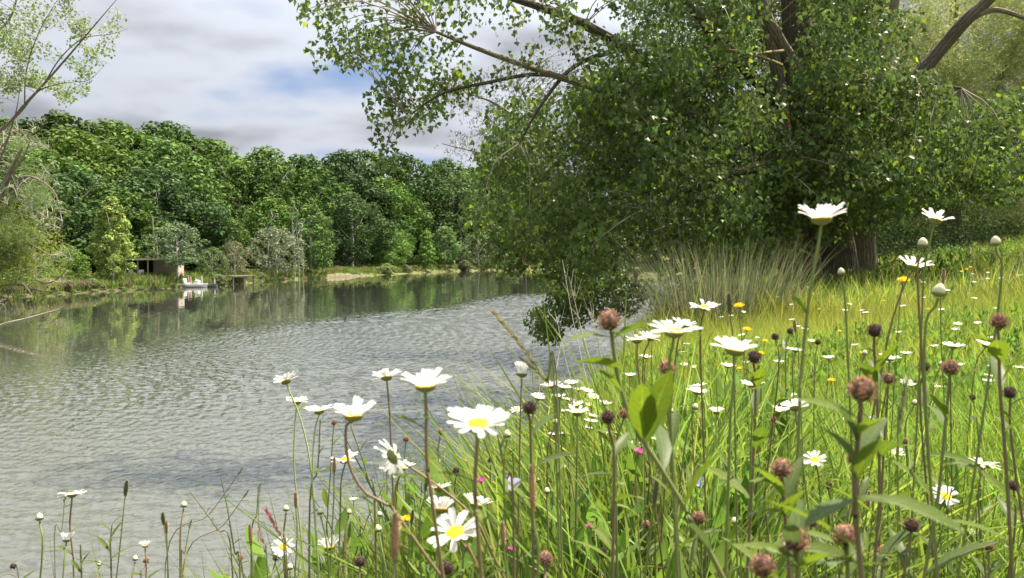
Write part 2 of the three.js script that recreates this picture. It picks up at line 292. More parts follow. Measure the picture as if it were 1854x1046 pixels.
{
  const r = RNG(61), ords = ['first', 'second', 'third', 'fourth', 'fifth', 'sixth', 'seventh', 'eighth', 'ninth', 'tenth', 'eleventh', 'twelfth', 'thirteenth', 'fourteenth', 'fifteenth', 'sixteenth', 'seventeenth', 'eighteenth', 'nineteenth', 'twentieth'];
  const tones = ['mid green', 'fresh green', 'deep green', 'yellowish green', 'bluish green', 'light green'];
  const rank = (u0, u1, step, back, top, wide, share, other, nTones, where, group) => { for (let u = u0, i = 0; u <= u1; u += step, i++) { const c = Math.floor(r() * nTones), col = vary(r, greens[c], 0.28, 0.08); standTree(u + rr(r, -16, 16), rr(r, ...back), skyTop(u) + rr(r, ...top), r() < share ? 'oak' : other, rr(r, ...wide), col, 'wood_tree', tones[c] + ' tree, ' + ords[i] + ' from the left in the ' + where + ' of the far wood', group); } };
  rank(-70, 1100, 62, [34, 44], [-6, 16], [1.0, 1.3], 0.7, 'tall', 5, 'topmost rank', WOOD);
  rank(-50, 1100, 68, [22, 30], [22, 62], [1.05, 1.35], 0.75, 'tall', 6, 'middle rank', 'middle trees of the wood on the far bank');
  rank(1140, 1420, 66, [6, 20], [-10, 30], [1.1, 1.4], 0.7, 'tall', 6, 'hidden part', 'wood trees behind the poplar');
  rank(-20, 1100, 74, [13, 18], [85, 130], [1.15, 1.45], 0.7, 'light', 6, 'front rank', 'front trees of the wood on the far bank');
}
// single trees and bushes along the far bank
standTree(205, 3.2, 362, 'cone', 1.05, [0.3, 0.4, 0.1], 'bank_tree', 'pointed yellow green tree left of the lakeside hut', 'bank trees');
standTree(322, 2.5, 400, 'light', 1.25, [0.152, 0.217, 0.102], 'bank_tree', 'grey green tree with bare leaning trunk behind the white boat', 'bank trees', 0.27);
standTree(385, 2.5, 445, 'light', 1.1, [0.145, 0.217, 0.072], 'bank_tree', 'small tree between the white boat and the jetty', 'bank trees');
standTree(425, 3, 432, 'light', 1.1, [0.203, 0.217, 0.116], 'bank_tree', 'pale olive tree behind the jetty', 'bank trees');
standTree(500, 2.5, 405, 'light', 1.3, [0.232, 0.275, 0.160], 'bank_tree', 'silvery grey green willow right of the jetty', 'bank trees');
standTree(562, 3, 368, 'tall', 1.15, [0.123, 0.217, 0.051], 'bank_tree', 'slender green tree beside the dead white stems', 'bank trees');
standTree(705, 8, 408, 'oak', 1.35, [0.145, 0.261, 0.051], 'bank_tree', 'spreading bright green tree above the cut earth bank', 'bank trees');
standTree(772, 3, 420, 'cone', 1.2, [0.181, 0.312, 0.058], 'bank_tree', 'bright yellow green young tree on the far bank', 'bank trees');
standTree(806, 4, 408, 'tall', 1.3, [0.152, 0.254, 0.072], 'bank_tree', 'light green tree right of the brightest young tree', 'bank trees');
standTree(866, 4, 415, 'light', 1.2, [0.189, 0.261, 0.109], 'bank_tree', 'pale rounded willow below the overhanging poplar branch', 'bank trees');
standTree(120, 5, 440, 'light', 1.3, [0.167, 0.275, 0.051], 'bank_tree', 'bright low tree in the dark gap of the wood', 'bank trees');
standTree(700, 1, 472, 'bush', 1.6, [0.189, 0.246, 0.072], 'bank_bush', 'low yellow green bush beside the cut earth bank', 'bank bushes');
standTree(735, 1.5, 476, 'bush', 1.4, [0.160, 0.203, 0.087], 'bank_bush', 'dull green bush under the bright young tree', 'bank bushes');
standTree(840, 2, 466, 'bush', 1.3, [0.131, 0.160, 0.072], 'bank_bush', 'dark low bush in front of the pale willow', 'bank bushes');
standTree(885, 2, 470, 'bush', 1.6, [0.174, 0.232, 0.072], 'bank_bush', 'leafy bush at the far right of the far bank', 'bank bushes');
standTree(930, 3, 462, 'bush', 1.6, [0.145, 0.203, 0.072], 'bank_bush', 'leafy bush seen under the poplar branches', 'bank bushes');
standTree(30, 5, 480, 'bush', 1.8, [0.203, 0.261, 0.087], 'bank_bush', 'light green bush behind the brown sedge tussocks', 'bank bushes');
standTree(90, 6, 486, 'bush', 1.7, [0.189, 0.261, 0.080], 'bank_bush', 'green bush between the sedge tussocks and the wood', 'bank bushes');
standTree(165, 1, 500, 'bush', 1.5, [0.160, 0.217, 0.072], 'bank_bush', 'low bush at the foot of the pointed tree', 'bank bushes');
standTree(222, 1.5, 508, 'bush', 2.2, [0.232, 0.290, 0.087], 'bank_bush', 'spreading pale green bush in front of the hut', 'bank bushes');
standTree(395, 1, 492, 'bush', 1.5, [0.174, 0.217, 0.087], 'bank_bush', 'bush by the water between boat and jetty', 'bank bushes');
standTree(470, 2, 490, 'bush', 1.6, [0.174, 0.217, 0.102], 'bank_bush', 'bush behind the right end of the jetty', 'bank bushes');

// ---------------------------------------------------------------- hut, poles, boats, jetty and marks on the far bank
const WHITE = [0.72, 0.72, 0.7];
{
  const d = 68, p = P(275, 503, d), o = thing('lakeside_hut', 'low lakeside hut with flat roof and open dark porch', 'hut', null, V(p.x - 1.5, 0.55, -d)); o.rotation.y = 0.1;
  const part = (name, f, m = M.plain) => { const b = new MB(); f(b); return mesh(name, b.build(), m, o); };
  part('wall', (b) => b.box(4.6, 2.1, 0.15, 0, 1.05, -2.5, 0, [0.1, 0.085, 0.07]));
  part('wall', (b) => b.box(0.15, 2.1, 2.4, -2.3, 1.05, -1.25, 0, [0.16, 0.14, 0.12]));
  part('wall', (b) => b.box(2.2, 1.9, 0.15, 2.4, 0.95, -0.9, 0, [0.4, 0.35, 0.3]));
  part('wall', (b) => b.box(0.15, 1.9, 1.5, 3.42, 0.95, -1.73, 0, [0.48, 0.42, 0.36]));
  const roof = part('roof', (b) => b.box(6.6, 0.1, 3.4, 0.45, 2.0, -1.2, 0, [0.2, 0.17, 0.14]));
  { const b = new MB(); b.box(6.7, 0.14, 0.05, 0.45, 1.98, 0.53, 0, [0.6, 0.55, 0.42]); mesh('fascia', b.build(), M.plain, roof); }
  for (const x of [-2.2, -0.7, 0.35, 1.25]) part('post', (b) => b.box(0.1, 1.95, 0.1, x, 0.97, 0.35, 0, [0.42, 0.37, 0.32]));
  part('floor', (b) => b.box(6.2, 0.12, 2.6, 0.5, 0.02, -0.6, 0, [0.4, 0.36, 0.31]));
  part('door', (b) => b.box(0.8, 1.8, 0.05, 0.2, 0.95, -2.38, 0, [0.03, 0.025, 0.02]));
  const chair = (x, z, ry, label) => {
    const c = thing('garden_chair', label, 'chair', 'white chairs at the hut', V(p.x - 1.5 + x, 0.64, -d + z)); c.rotation.y = ry;
    const q = (n, f) => { const b = new MB(); f(b); mesh(n, b.build(), M.plain, c); };
    q('seat', (b) => b.box(0.46, 0.04, 0.46, 0, 0.42, 0, 0, WHITE)); q('backrest', (b) => b.box(0.46, 0.5, 0.04, 0, 0.68, -0.24, 0, WHITE, -0.2));
    for (const [lx, lz] of [[-0.2, 0.2], [0.2, 0.2], [-0.2, -0.2], [0.2, -0.2]]) q('leg', (b) => b.box(0.045, 0.42, 0.045, lx, 0.2, lz, 0, WHITE));
  };
  chair(-1.1, 0.5, 0.5, 'white garden chair leaning at the hut porch'); chair(-0.4, 0.45, -0.2, 'white garden chair in the middle of the hut porch'); chair(0.7, 0.5, 0.2, 'white garden chair at the right porch post of the hut');
}
for (const [u, top, label] of [[278, 392, 'tall brown wooden pole rising behind the hut'], [284, 420, 'shorter grey wooden pole rising behind the hut']]) {
  const d = 72, b = P(u + 3, 490, d), t = P(u, top, d), base = V(b.x, ground(b.x, d) - 0.2, -d), mb = new MB();
  const o = thing('wooden_pole', label, 'pole', 'poles behind the hut', base);
  tube(mb, [[V(0, 0, 0), 0.11], [V((t.x - b.x) * 0.5, (t.y - base.y) * 0.5, 0), 0.1], [V(t.x - b.x, t.y - base.y, 0), 0.085]], 8, 8, [0.26, 0.21, 0.17]); mesh('shaft', mb.build(), M.twig, o);
  const cb = new MB(); cb.box(0.5, 0.07, 0.09, t.x - b.x, t.y - base.y - 2.2, 0, 0.3, [0.24, 0.2, 0.17]); mesh('crosspiece', cb.build(), M.twig, o);
}
function hullGeo(L, W, H, col) {                               // a pointed punt: outline narrows to the bow, sides flare
  const mb = new MB(), n = 14, rows = [[0.72, 0], [0.95, 0.55], [1, 1], [0.88, 1], [0.8, 0.7]];
  for (let i = 0; i <= n; i++) { const t = i / n, x = (t - 0.5) * L, w = W / 2 * Math.pow(Math.sin(Math.PI * clamp(0.5 + 0.48 * (t - 0.3) / 0.7, 0.42, 0.98)), 0.6), sheer = H * (1 + 0.25 * t * t); for (const [k, y] of rows) mb.vert(x, y * sheer, k * w, 0, 1, 0, col); for (const [k, y] of rows.slice().reverse()) mb.vert(x, y * sheer, -k * w, 0, 1, 0, col); }
  const m = rows.length * 2; for (let i = 0; i < n; i++) for (let k = 0; k < m; k++) { const a = i * m + k, b = i * m + (k + 1) % m; mb.quad(a, b, b + m, a + m); }
  for (const i of [0, n]) for (let k = 1; k < m - 1; k++) mb.tri(i * m, i * m + k, i * m + k + 1);
  const g = mb.build(); g.computeVertexNormals(); return g;
}
{
  const p = P(350, 518, 66.5), o = thing('pedal_boat', 'white pedal boat moored by the bank', 'boat', null, V(p.x, 0.0, p.z)); o.rotation.y = 0.15;
  mesh('hull', hullGeo(2.5, 1.3, 0.34, WHITE), M.plain, o).position.y = -0.06;
  const part = (n, f) => { const b = new MB(); f(b); return mesh(n, b.build(), M.plain, o); };
  part('deck', (b) => b.box(2.0, 0.05, 0.95, -0.15, 0.22, 0, 0, [0.66, 0.66, 0.63]));
  for (const z of [-0.26, 0.26]) { part('seat', (b) => b.box(0.42, 0.16, 0.4, -0.45, 0.33, z, 0, WHITE)); part('backrest', (b) => b.box(0.08, 0.5, 0.4, -0.7, 0.56, z, 0, WHITE, 0, 0.2)); }
  part('console', (b) => { b.box(0.3, 0.42, 0.8, 0.35, 0.42, 0, 0, WHITE, 0, -0.3); });
  part('steering_bar', (b) => tube(b, [[V(0.3, 0.55, 0), 0.025], [V(0.18, 0.85, 0), 0.025]], 2, 6, [0.5, 0.5, 0.5]));
  part('bundle', (b) => tube(b, [[V(-0.25, 0.3, 0.1), 0.1], [V(-0.22, 0.62, 0.1), 0.13], [V(-0.2, 0.95, 0.1), 0.07]], 6, 8, [0.55, 0.32, 0.28]));
  const q = P(374, 518, 67), k = thing('small_boat', 'small dark boat beside the white pedal boat', 'boat', null, V(q.x, 0, q.z)); k.rotation.y = 0.1;
  mesh('hull', hullGeo(1.9, 1.0, 0.3, [0.12, 0.13, 0.12]), M.plain, k).position.y = -0.07;
  for (const x of [-0.4, 0.3]) { const b = new MB(); b.box(0.22, 0.04, 0.8, x, 0.18, 0, 0, [0.35, 0.32, 0.27]); mesh('thwart', b.build(), M.plain, k); }
  for (const [u, v, hh, label] of [[366, 518, 0.95, 'white mooring post between the two boats'], [389, 515, 0.7, 'short mooring post right of the small dark boat'], [341, 512, 1.0, 'white post behind the pedal boat']]) {
    const s = P(u, v, 67.4), b = new MB(), t = thing('mooring_post', label, 'post', 'mooring posts', V(s.x, -0.5, s.z)); tube(b, [[V(0, 0, 0), 0.06], [V(0, 0.5 + hh, 0), 0.055]], 3, 7, [0.6, 0.62, 0.66]); mesh('shaft', b.build(), M.plain, t); const c = new MB(); c.box(0.15, 0.05, 0.15, 0, 0.52 + hh, 0, 0.4, WHITE); mesh('cap', c.build(), M.plain, t);
  }
}
{
  const a = P(412, 500, 72), e = P(453, 498, 76), o = thing('jetty', 'small grey wooden jetty on posts over the water', 'jetty', null, V(a.x, 0, a.z)), dir = V(e.x - a.x, 0, e.z - a.z), L = dir.length(); o.rotation.y = Math.atan2(-dir.z, dir.x);
  const b0 = new MB(); b0.box(L, 0.09, 0.08, L / 2, 0.78, 0.55, 0, [0.2, 0.18, 0.15]); b0.box(L, 0.09, 0.08, L / 2, 0.78, -0.55, 0, [0.2, 0.18, 0.15]); mesh('beam', b0.build(), M.plain, o);
  const pg = new THREE.BoxGeometry(0.19, 0.045, 1.3), cols = [[0.3, 0.27, 0.23], [0.26, 0.24, 0.2], [0.34, 0.31, 0.27]], gs = cols.map((c) => { const b = new MB(); b.geo(pg, new THREE.Matrix4(), c); return b.build(); });
  for (let i = 0, x = 0.1; x < L; x += 0.21, i++) { const k = mesh('plank', gs[(i * 7) % 3], M.plain, o); k.position.set(x, 0.85 + ((i * 5) % 3) * 0.006, ((i * 3) % 4) * 0.012); }
  for (const x of [0.15, L * 0.5, L - 0.2]) for (const z of [0.5, -0.5]) { const b = new MB(); tube(b, [[V(0, -0.9, 0), 0.09], [V(0.02, 0.74, 0), 0.08]], 4, 7, [0.16, 0.14, 0.12]); const k = mesh('post', b.build(), M.twig, o); k.position.set(x, 0, z); }
}
{ const s = P(946, 474, 172), o = thing('orange_marker', 'small orange marker on the far bank under the poplar branches', 'marker', null, V(s.x, ground(s.x, 172), s.z)); const b = new MB(); tube(b, [[V(0, 0, 0), 0.55], [V(0, 0.9, 0), 0.3], [V(0, 1.8, 0), 0.12]], 6, 10, [0.85, 0.22, 0.03]); mesh('cone', b.build(), M.plain, o); const c = new MB(); c.box(1.3, 0.1, 1.3, 0, 0.05, 0, 0.3, [0.7, 0.2, 0.03]); mesh('base', c.build(), M.plain, o); }
{ // cut earth bank
  const mb = new MB(), n = 40, r = RNG(9);
  for (let i = 0; i <= n; i++) { const t = i / n, d = lerp(94, 104, t), u = lerp(578, 668, t); let x = (u - CX) / F * d; while (shore(x, d)[0] < 0.1) x -= 0.1; const hh = 0.3 * Math.sin(Math.PI * clamp(t, 0.06, 0.94)) + 0.15; for (const [k, y] of [[0.4, -0.2], [0.15, hh * 0.5], [-0.3, hh], [-1.4, hh + 0.12]]) { const c = vary(r, [0.13, 0.1, 0.07], 0.25); mb.vert(x + k + rr(r, -0.12, 0.12), y + rr(r, -0.05, 0.05), -d, 0, 1, 0, y > hh * 0.9 ? vary(r, [0.12, 0.16, 0.05], 0.15) : c); } }
  for (let i = 0; i < n; i++) for (let k = 0; k < 3; k++) { const a = i * 4 + k; mb.quad(a, a + 1, a + 5, a + 4); }
  const g = mb.build(); g.computeVertexNormals(); tag(mesh('earth_bank', g, std({ vertexColors: true, roughness: 1, side: THREE.DoubleSide })), 'bare pinkish earth bank at the far water edge', 'bank', null, 'structure');
}
for (const [u, v0, v1, d, label] of [[533, 505, 365, 88, 'tallest bare white dead stem beside the silvery willow'], [541, 505, 372, 88.5, 'bare white dead stem second to the silvery willow'], [548, 505, 395, 89, 'bare white dead stem farthest from the silvery willow'], [494, 470, 378, 92, 'thin bare stem above the silvery willow'], [836, 480, 395, 150, 'thin pale stem in the wood by the pale willow']]) {
  const b = P(u, v0, d), t = P(u + (v0 - v1) * 0.0, v1, d), gy = Math.min(ground(b.x, d), b.y), o = thing('dead_stem', label, 'dead tree', 'bare stems on the far bank', V(b.x, gy - 0.2, b.z)), H = t.y - gy, mb = new MB();
  tube(mb, [[V(0, 0, 0), 0.07], [V(0.12, H * 0.35, 0), 0.055], [V(-0.15, H * 0.7, 0.1), 0.04], [V(0.1, H, 0), 0.012]], 12, 6, [0.3, 0.28, 0.24]); mesh('trunk', mb.build(), M.twig, o);
  const tb = new MB(), r = RNG(u); for (let i = 0; i < 7; i++) { const y = H * rr(r, 0.5, 0.95), a = r() * 6.28, l = rr(r, 0.3, 1.0); tube(tb, [[V(0, y, 0), 0.03], [V(Math.cos(a) * l * 0.4, y + l * 0.5, Math.sin(a) * l * 0.4), 0.02], [V(Math.cos(a) * l * 0.5, y + l, Math.sin(a) * l * 0.5), 0.008]], 3, 4, [0.5, 0.48, 0.43]); } mesh('twigs', tb.build(), M.twig, o).userData.kind = 'stuff';
}
// rough grass along the far bank
const tuftFar = (() => { const mb = new MB(), r = RNG(33); for (let i = 0; i < 26; i++) { const a = r() * 6.28, q = r() * 0.35, h = rr(r, 0.4, 1), x = Math.cos(a) * q, z = Math.sin(a) * q, lx = Math.cos(a) * h * rr(r, 0.1, 0.5), lz = Math.sin(a) * h * rr(r, 0.1, 0.5), w = 0.05, c = vary(r, [1, 1, 1], 0.25, 0.1), b = r() * 6.28, ex = Math.cos(b) * w, ez = Math.sin(b) * w; mb.face([V(x - ex, 0, z - ez), V(x + ex, 0, z + ez), V(x + lx * 0.45 + ex * 0.7, h * 0.65, z + lz * 0.45 + ez * 0.7), V(x + lx, h, z + lz), V(x + lx * 0.45 - ex * 0.7, h * 0.65, z + lz * 0.45 - ez * 0.7)], c); } return mb.build(); })();
{
  const r = RNG(71), mats = [], cols = [], m = new THREE.Matrix4(), q = new THREE.Quaternion();
  for (let i = 0; i < 26000 && mats.length < 5200; i++) {
    const d = rr(r, 40, 170), x = (rr(r, -20, 1020) - CX) / F * d, [s, near] = shore(x, d); if (near || s < 0.15 || s > 9 || r() < s * 0.06) continue;
    const k = rr(r, 0.35, 0.9) * (s < 0.6 ? 0.6 : 1); q.setFromEuler(new THREE.Euler(0, r() * 6.28, 0)); mats.push(m.clone().compose(V(x, ground(x, d) - 0.03, -d), q, V(k * 1.2, k, k * 1.2))); cols.push(vary(r, r() < 0.25 ? [0.3, 0.28, 0.13] : [0.24, 0.33, 0.075], 0.25, 0.1));
  }
  tag(inst('bank_grass', tuftFar, M.grass, mats, cols), 'rough green grass along the far bank', 'grass', null, 'stuff');
}
for (const [u, v, s, label] of [[18, 528, 1.0, 'brown sedge tussock nearest the left end of the bank'], [58, 527, 1.0, 'dark brown sedge tussock second along the left bank'], [92, 527, 1.1, 'brown sedge tussock midway along the left bank'], [122, 524, 1.0, 'reddish brown sedge tussock fourth along the left bank'], [152, 518, 1.1, 'largest brown sedge tussock before the pointed tree']]) {
  const d = shoreDepth(u) + 0.8, x = (u - CX) / F * d, o = thing('sedge_tussock', label, 'sedge', 'sedge tussocks on the left bank', V(x, ground(x, d) - 0.05, -d)), r = RNG(u + 3), mb = new MB();
  for (let i = 0; i < 170; i++) { const a = r() * 6.28, h = s * rr(r, 0.6, 1.15), e = s * rr(r, 0.2, 0.9), b = r() * 6.28, w = 0.03, c = vary(r, r() < 0.6 ? [0.2, 0.15, 0.1] : [0.2, 0.22, 0.09], 0.25), ca = Math.cos(a), sa = Math.sin(a), ex = Math.cos(b) * w, ez = Math.sin(b) * w; mb.face([V(ca * 0.1 - ex, 0, sa * 0.1 - ez), V(ca * 0.1 + ex, 0, sa * 0.1 + ez), V(ca * e * 0.5, h * 0.75, sa * e * 0.5)], c); mb.face([V(ca * e * 0.45 - ex, h * 0.7, sa * e * 0.45 - ez), V(ca * e * 0.45 + ex, h * 0.7, sa * e * 0.45 + ez), V(ca * e * 1.1, h * rr(r, 0.3, 0.75), sa * e * 1.1)], c); }
  mesh('blades', mb.build(), M.grass, o).userData.kind = 'stuff';
}

// ---------------------------------------------------------------- leaves spread in clumps through a volume given by an outline and a range of depths
function clumps(r, poly, n, d0, d1, sizeOf) {
  let a = 1e9, b = -1e9, c = 1e9, e = -1e9; for (const [x, y] of poly) { a = Math.min(a, x); b = Math.max(b, x); c = Math.min(c, y); e = Math.max(e, y); }
  const out = []; for (let k = 0; out.length < n && k < n * 60; k++) { const u = rr(r, a, b), v = rr(r, c, e); if (!inPoly(poly, u, v)) continue; const d = rr(r, d0, d1), q = P(u, v, d); if (q.y < G(q.x, q.z) + 0.5) continue; q.s = sizeOf(r, u, v, d); q.uv = [u, v, d]; out.push(q); } return out;
}
function twigTo(mb, limbs, q, r, rad, col) {                  // a curved twig from the nearest limb point to a clump
  let best = null, bd = 1e9; for (const l of limbs) for (const k of l) { const e = k.distanceToSquared(q) + (k.y > q.y + 1 ? 1.5 : 0); if (e < bd) { bd = e; best = k; } }
  const L = Math.sqrt(bd), mid = best.clone().lerp(q, 0.5).add(V(rr(r, -0.12, 0.12) * L, 0.14 * L, rr(r, -0.12, 0.12) * L)), end = q.clone().add(V(0, -q.s * 0.4, 0));
  tube(mb, [[best, Math.min(0.035, rad * (0.5 + L * 0.4))], [mid, rad * 0.7], [q, rad * 0.4], [end, rad * 0.15]], 9, 5, col);
}
const limbPts = (pts) => { const c = new THREE.CatmullRomCurve3(pts), o = []; for (let i = 0; i <= 16; i++) o.push(c.getPoint(i / 16)); return o; };
function limb(parent, name, raw, rad, col, rough, limbs) { const o = parent.position, pts = raw.map(([u, v, d, r]) => [P(u, v, d), r]); limbs.push(limbPts(pts.map((q) => q[0])).slice(raw.length > 6 ? 5 : 2)); const mb = new MB(); tube(mb, pts.map(([q, r]) => [q.clone().sub(o), r]), Math.max(14, raw.length * 6), rad, col, rough, raw[0][0] * 0.01); return mesh(name, mb.build(), M.bark, parent); }

// ---------------------------------------------------------------- the great poplar
{
  const r = RNG(101), base = P(1508, 545, 13.5); base.y = G(base.x, base.z);
  const o = thing('poplar_tree', 'large many-stemmed poplar with drooping leafy branches over the lake', 'tree', null, base), limbs = [];
  const dark = [0.3, 0.27, 0.24], pale = [0.5, 0.46, 0.4];
  limb(o, 'trunk', [[1508, 580, 13.5, 0.72], [1507, 530, 13.5, 0.55], [1503, 470, 13.5, 0.48], [1494, 400, 13.5, 0.44], [1478, 310, 13.5, 0.36], [1462, 220, 13.4, 0.32], [1450, 120, 13.4, 0.28], [1440, 0, 13.3, 0.23], [1430, -150, 13.2, 0.17], [1425, -420, 13, 0.08]], 26, dark, 0.16, limbs);
  limb(o, 'stem', [[1428, 585, 13.1, 0.17], [1424, 480, 13.1, 0.135], [1421, 380, 13.1, 0.125], [1418, 260, 13.0, 0.115], [1408, 140, 12.9, 0.11], [1388, 40, 12.8, 0.1], [1366, -60, 12.7, 0.08], [1340, -260, 12.5, 0.04]], 12, pale, 0.08, limbs);
  limb(o, 'stem', [[1464, 215, 13.1, 0.15], [1455, 180, 13, 0.14], [1436, 120, 12.9, 0.13], [1404, 65, 12.8, 0.12], [1378, 10, 12.7, 0.11], [1350, -90, 12.5, 0.07]], 12, pale, 0.08, limbs);
  limb(o, 'stem', [[1562, 570, 14.3, 0.32], [1565, 480, 14.3, 0.24], [1563, 410, 14.3, 0.2], [1558, 330, 14.3, 0.18], [1575, 240, 14.3, 0.15], [1600, 120, 14.2, 0.12], [1630, -60, 14, 0.06]], 14, [0.62, 0.57, 0.5], 0.14, limbs);
  limb(o, 'branch', [[1500, 340, 13.6, 0.2], [1560, 262, 13.6, 0.18], [1620, 185, 13.4, 0.14], [1700, 92, 13.2, 0.115], [1745, 40, 13, 0.11], [1795, -8, 12.9, 0.1], [1880, -110, 12.6, 0.06]], 12, [0.32, 0.29, 0.25], 0.12, limbs);
  limb(o, 'branch', [[1745, 40, 13, 0.06], [1800, 18, 12.9, 0.05], [1870, 38, 12.8, 0.03]], 8, [0.6, 0.55, 0.5], 0.08, limbs);
  limb(o, 'branch', [[1563, 400, 14.2, 0.15], [1595, 320, 13.9, 0.13], [1630, 285, 13.6, 0.12], [1665, 262, 13.4, 0.09], [1740, 245, 13, 0.06], [1840, 250, 12.6, 0.03]], 10, dark, 0.1, limbs);
  limb(o, 'branch', [[1560, 420, 14.2, 0.1], [1640, 352, 13.8, 0.08], [1700, 350, 13.6, 0.07], [1770, 332, 13.3, 0.04], [1850, 310, 13, 0.02]], 8, dark, 0.1, limbs);
  limb(o, 'branch', [[1478, 330, 13.4, 0.18], [1400, 290, 13.1, 0.15], [1320, 225, 12.8, 0.13], [1220, 150, 12.2, 0.11], [1130, 86, 11.6, 0.085], [1040, 36, 11, 0.07], [950, 4, 10.6, 0.05], [840, -30, 10.2, 0.025]], 12, dark, 0.1, limbs);
  limb(o, 'branch', [[1320, 225, 12.8, 0.08], [1200, 190, 12, 0.065], [1080, 160, 11.3, 0.055], [960, 122, 10.8, 0.045], [870, 90, 10.6, 0.035], [790, 58, 10.4, 0.02]], 10, [0.6, 0.55, 0.5], 0.06, limbs);
  limb(o, 'branch', [[1080, 160, 11.3, 0.04], [980, 135, 10.9, 0.03], [880, 150, 10.6, 0.025], [800, 170, 10.4, 0.018], [740, 210, 10.3, 0.01]], 8, dark, 0, limbs);
  limb(o, 'branch', [[1130, 86, 11.6, 0.045], [1040, 120, 11.2, 0.035], [980, 190, 10.9, 0.025], [940, 260, 10.8, 0.015]], 8, dark, 0, limbs);
  limb(o, 'branch', [[1465, 250, 13.3, 0.12], [1400, 180, 13, 0.1], [1290, 60, 12.3, 0.08], [1200, -40, 11.8, 0.05], [1050, -150, 11, 0.02]], 10, dark, 0.1, limbs);
  limb(o, 'branch', [[1480, 380, 13.4, 0.14], [1380, 350, 13.4, 0.11], [1250, 340, 13.8, 0.08], [1100, 360, 14.2, 0.06], [980, 400, 14.6, 0.04], [910, 450, 14.8, 0.015]], 10, dark, 0.1, limbs);
  limb(o, 'branch', [[1500, 420, 13.6, 0.13], [1380, 390, 14.6, 0.1], [1250, 400, 16, 0.08], [1130, 450, 17.6, 0.06], [1060, 520, 18.6, 0.04], [1000, 580, 19, 0.015]], 10, dark, 0.1, limbs);
  limb(o, 'branch', [[1480, 300, 13.2, 0.12], [1420, 300, 12, 0.09], [1300, 320, 11.2, 0.06], [1180, 380, 11, 0.03]], 10, dark, 0.1, limbs);
  limb(o, 'branch', [[1500, 260, 13.2, 0.1], [1560, 200, 12, 0.08], [1640, 150, 11.2, 0.05], [1740, 160, 11, 0.02]], 10, dark, 0.1, limbs);
  // broken wood
  limb(o, 'broken_branch', [[1415, 118, 12.6, 0.03], [1380, 104, 12.2, 0.028], [1330, 92, 11.9, 0.024], [1278, 84, 11.7, 0.012]], 7, [1.5, 1.3, 0.8], 0, []);
  limb(o, 'broken_branch', [[1418, 92, 12.6, 0.025], [1370, 98, 12.1, 0.022], [1290, 122, 11.8, 0.01]], 7, [1.4, 1.2, 0.8], 0, []);
  limb(o, 'broken_stub', [[1424, 232, 12.95, 0.06], [1424, 205, 12.9, 0.05], [1421, 180, 12.9, 0.015]], 8, [2.2, 1.1, 0.4], 0.1, []);
  limb(o, 'broken_stub', [[1511, 330, 12.9, 0.08], [1512, 280, 12.9, 0.07], [1513, 235, 12.9, 0.02]], 8, [2.0, 1.1, 0.55], 0.1, []);
  const A = clumps(r, [[520, -70], [545, 20], [585, 40], [590, 110], [640, 120], [672, 170], [682, 235], [700, 225], [680, 285], [690, 305], [720, 300], [745, 235], [790, 205], [840, 195], [900, 130], [1000, 130], [1120, 150], [1180, 60], [1180, -70]], 88, 9.9, 11.6, (q) => rr(q, 0.2, 0.42)).filter((q) => { const [u, v] = q.uv; return !((u > 850 && u < 935 && v > 30 && v < 100) || (u > 930 && u < 1050 && v > 55 && v < 100) || (u > 790 && u < 880 && v > 175)); });
  for (const [u, v] of [[693, 285], [700, 262], [690, 240], [712, 232], [700, 208], [735, 228], [722, 200], [760, 205], [605, 98], [620, 108], [640, 90], [560, 25], [590, 50], [690, 175], [700, 165], [770, 180], [780, 150]]) { const q = P(u, v, rr(r, 10.1, 10.6)); q.s = rr(r, 0.16, 0.24); A.push(q); }
  const B = clumps(r, [[905, 210], [880, 260], [868, 330], [862, 400], [885, 455], [925, 470], [1000, 490], [1080, 520], [1160, 480], [1250, 465], [1360, 470], [1425, 445], [1450, 400], [1500, 385], [1560, 395], [1680, 360], [1760, 345], [1860, 330], [1900, 250], [1900, 160], [1780, 200], [1700, 190], [1610, 110], [1570, -80], [1180, -80], [1170, 60], [1080, 150], [1000, 175], [950, 190]], 400, 10.4, 16.2, (q) => rr(q, 0.28, 0.6)).filter((q) => { const [u, v, d] = q.uv; return !(d < 13.6 && u > 1375 && u < 1470 && v < 225); });
  for (const [u, v] of [[985, 570], [1000, 590], [1020, 560], [1045, 575], [1060, 545], [1085, 560], [1100, 530], [1120, 515], [1040, 530], [1010, 540], [1130, 545], [1075, 510], [1110, 490], [1150, 520], [990, 595], [1060, 500], [1030, 505]]) for (const e of [0, 1, 2]) { const q = P(u + rr(r, -14, 14), v + rr(r, -14, 10), rr(r, 17.6, 19.6)); q.s = rr(r, 0.28, 0.44); B.push(q); }
  for (const [u, v] of [[905, 470], [918, 485], [900, 440], [925, 450], [935, 480], [912, 420], [950, 470]]) { const q = P(u, v, rr(r, 14.2, 15)); q.s = rr(r, 0.18, 0.28); B.push(q); }
  B.push(...clumps(r, [[1350, 250], [1450, 240], [1480, -70], [1640, -70], [1650, 120], [1760, 200], [1850, 200], [1850, 330], [1700, 380], [1560, 400], [1430, 420], [1340, 400]], 60, 10.8, 12.6, (q) => rr(q, 0.25, 0.5)).filter((q) => !(q.uv[0] > 1370 && q.uv[0] < 1500 && q.uv[1] < 230)));
  const T = clumps(r, [[1000, -90], [1480, -90], [1480, -420], [1400, -520], [1250, -420]], 40, 11.5, 17, (q) => rr(q, 0.5, 0.9));
  const tw = new MB(); for (const q of [...A, ...B]) twigTo(tw, limbs, q, r, 0.011, [0.3, 0.26, 0.21]);
  const tg = tw.build(); const tm = mesh('twigs', tg, M.twig, o); tm.position.copy(base).negate(); tm.userData.kind = 'stuff';
  const mats = [], cols = [];
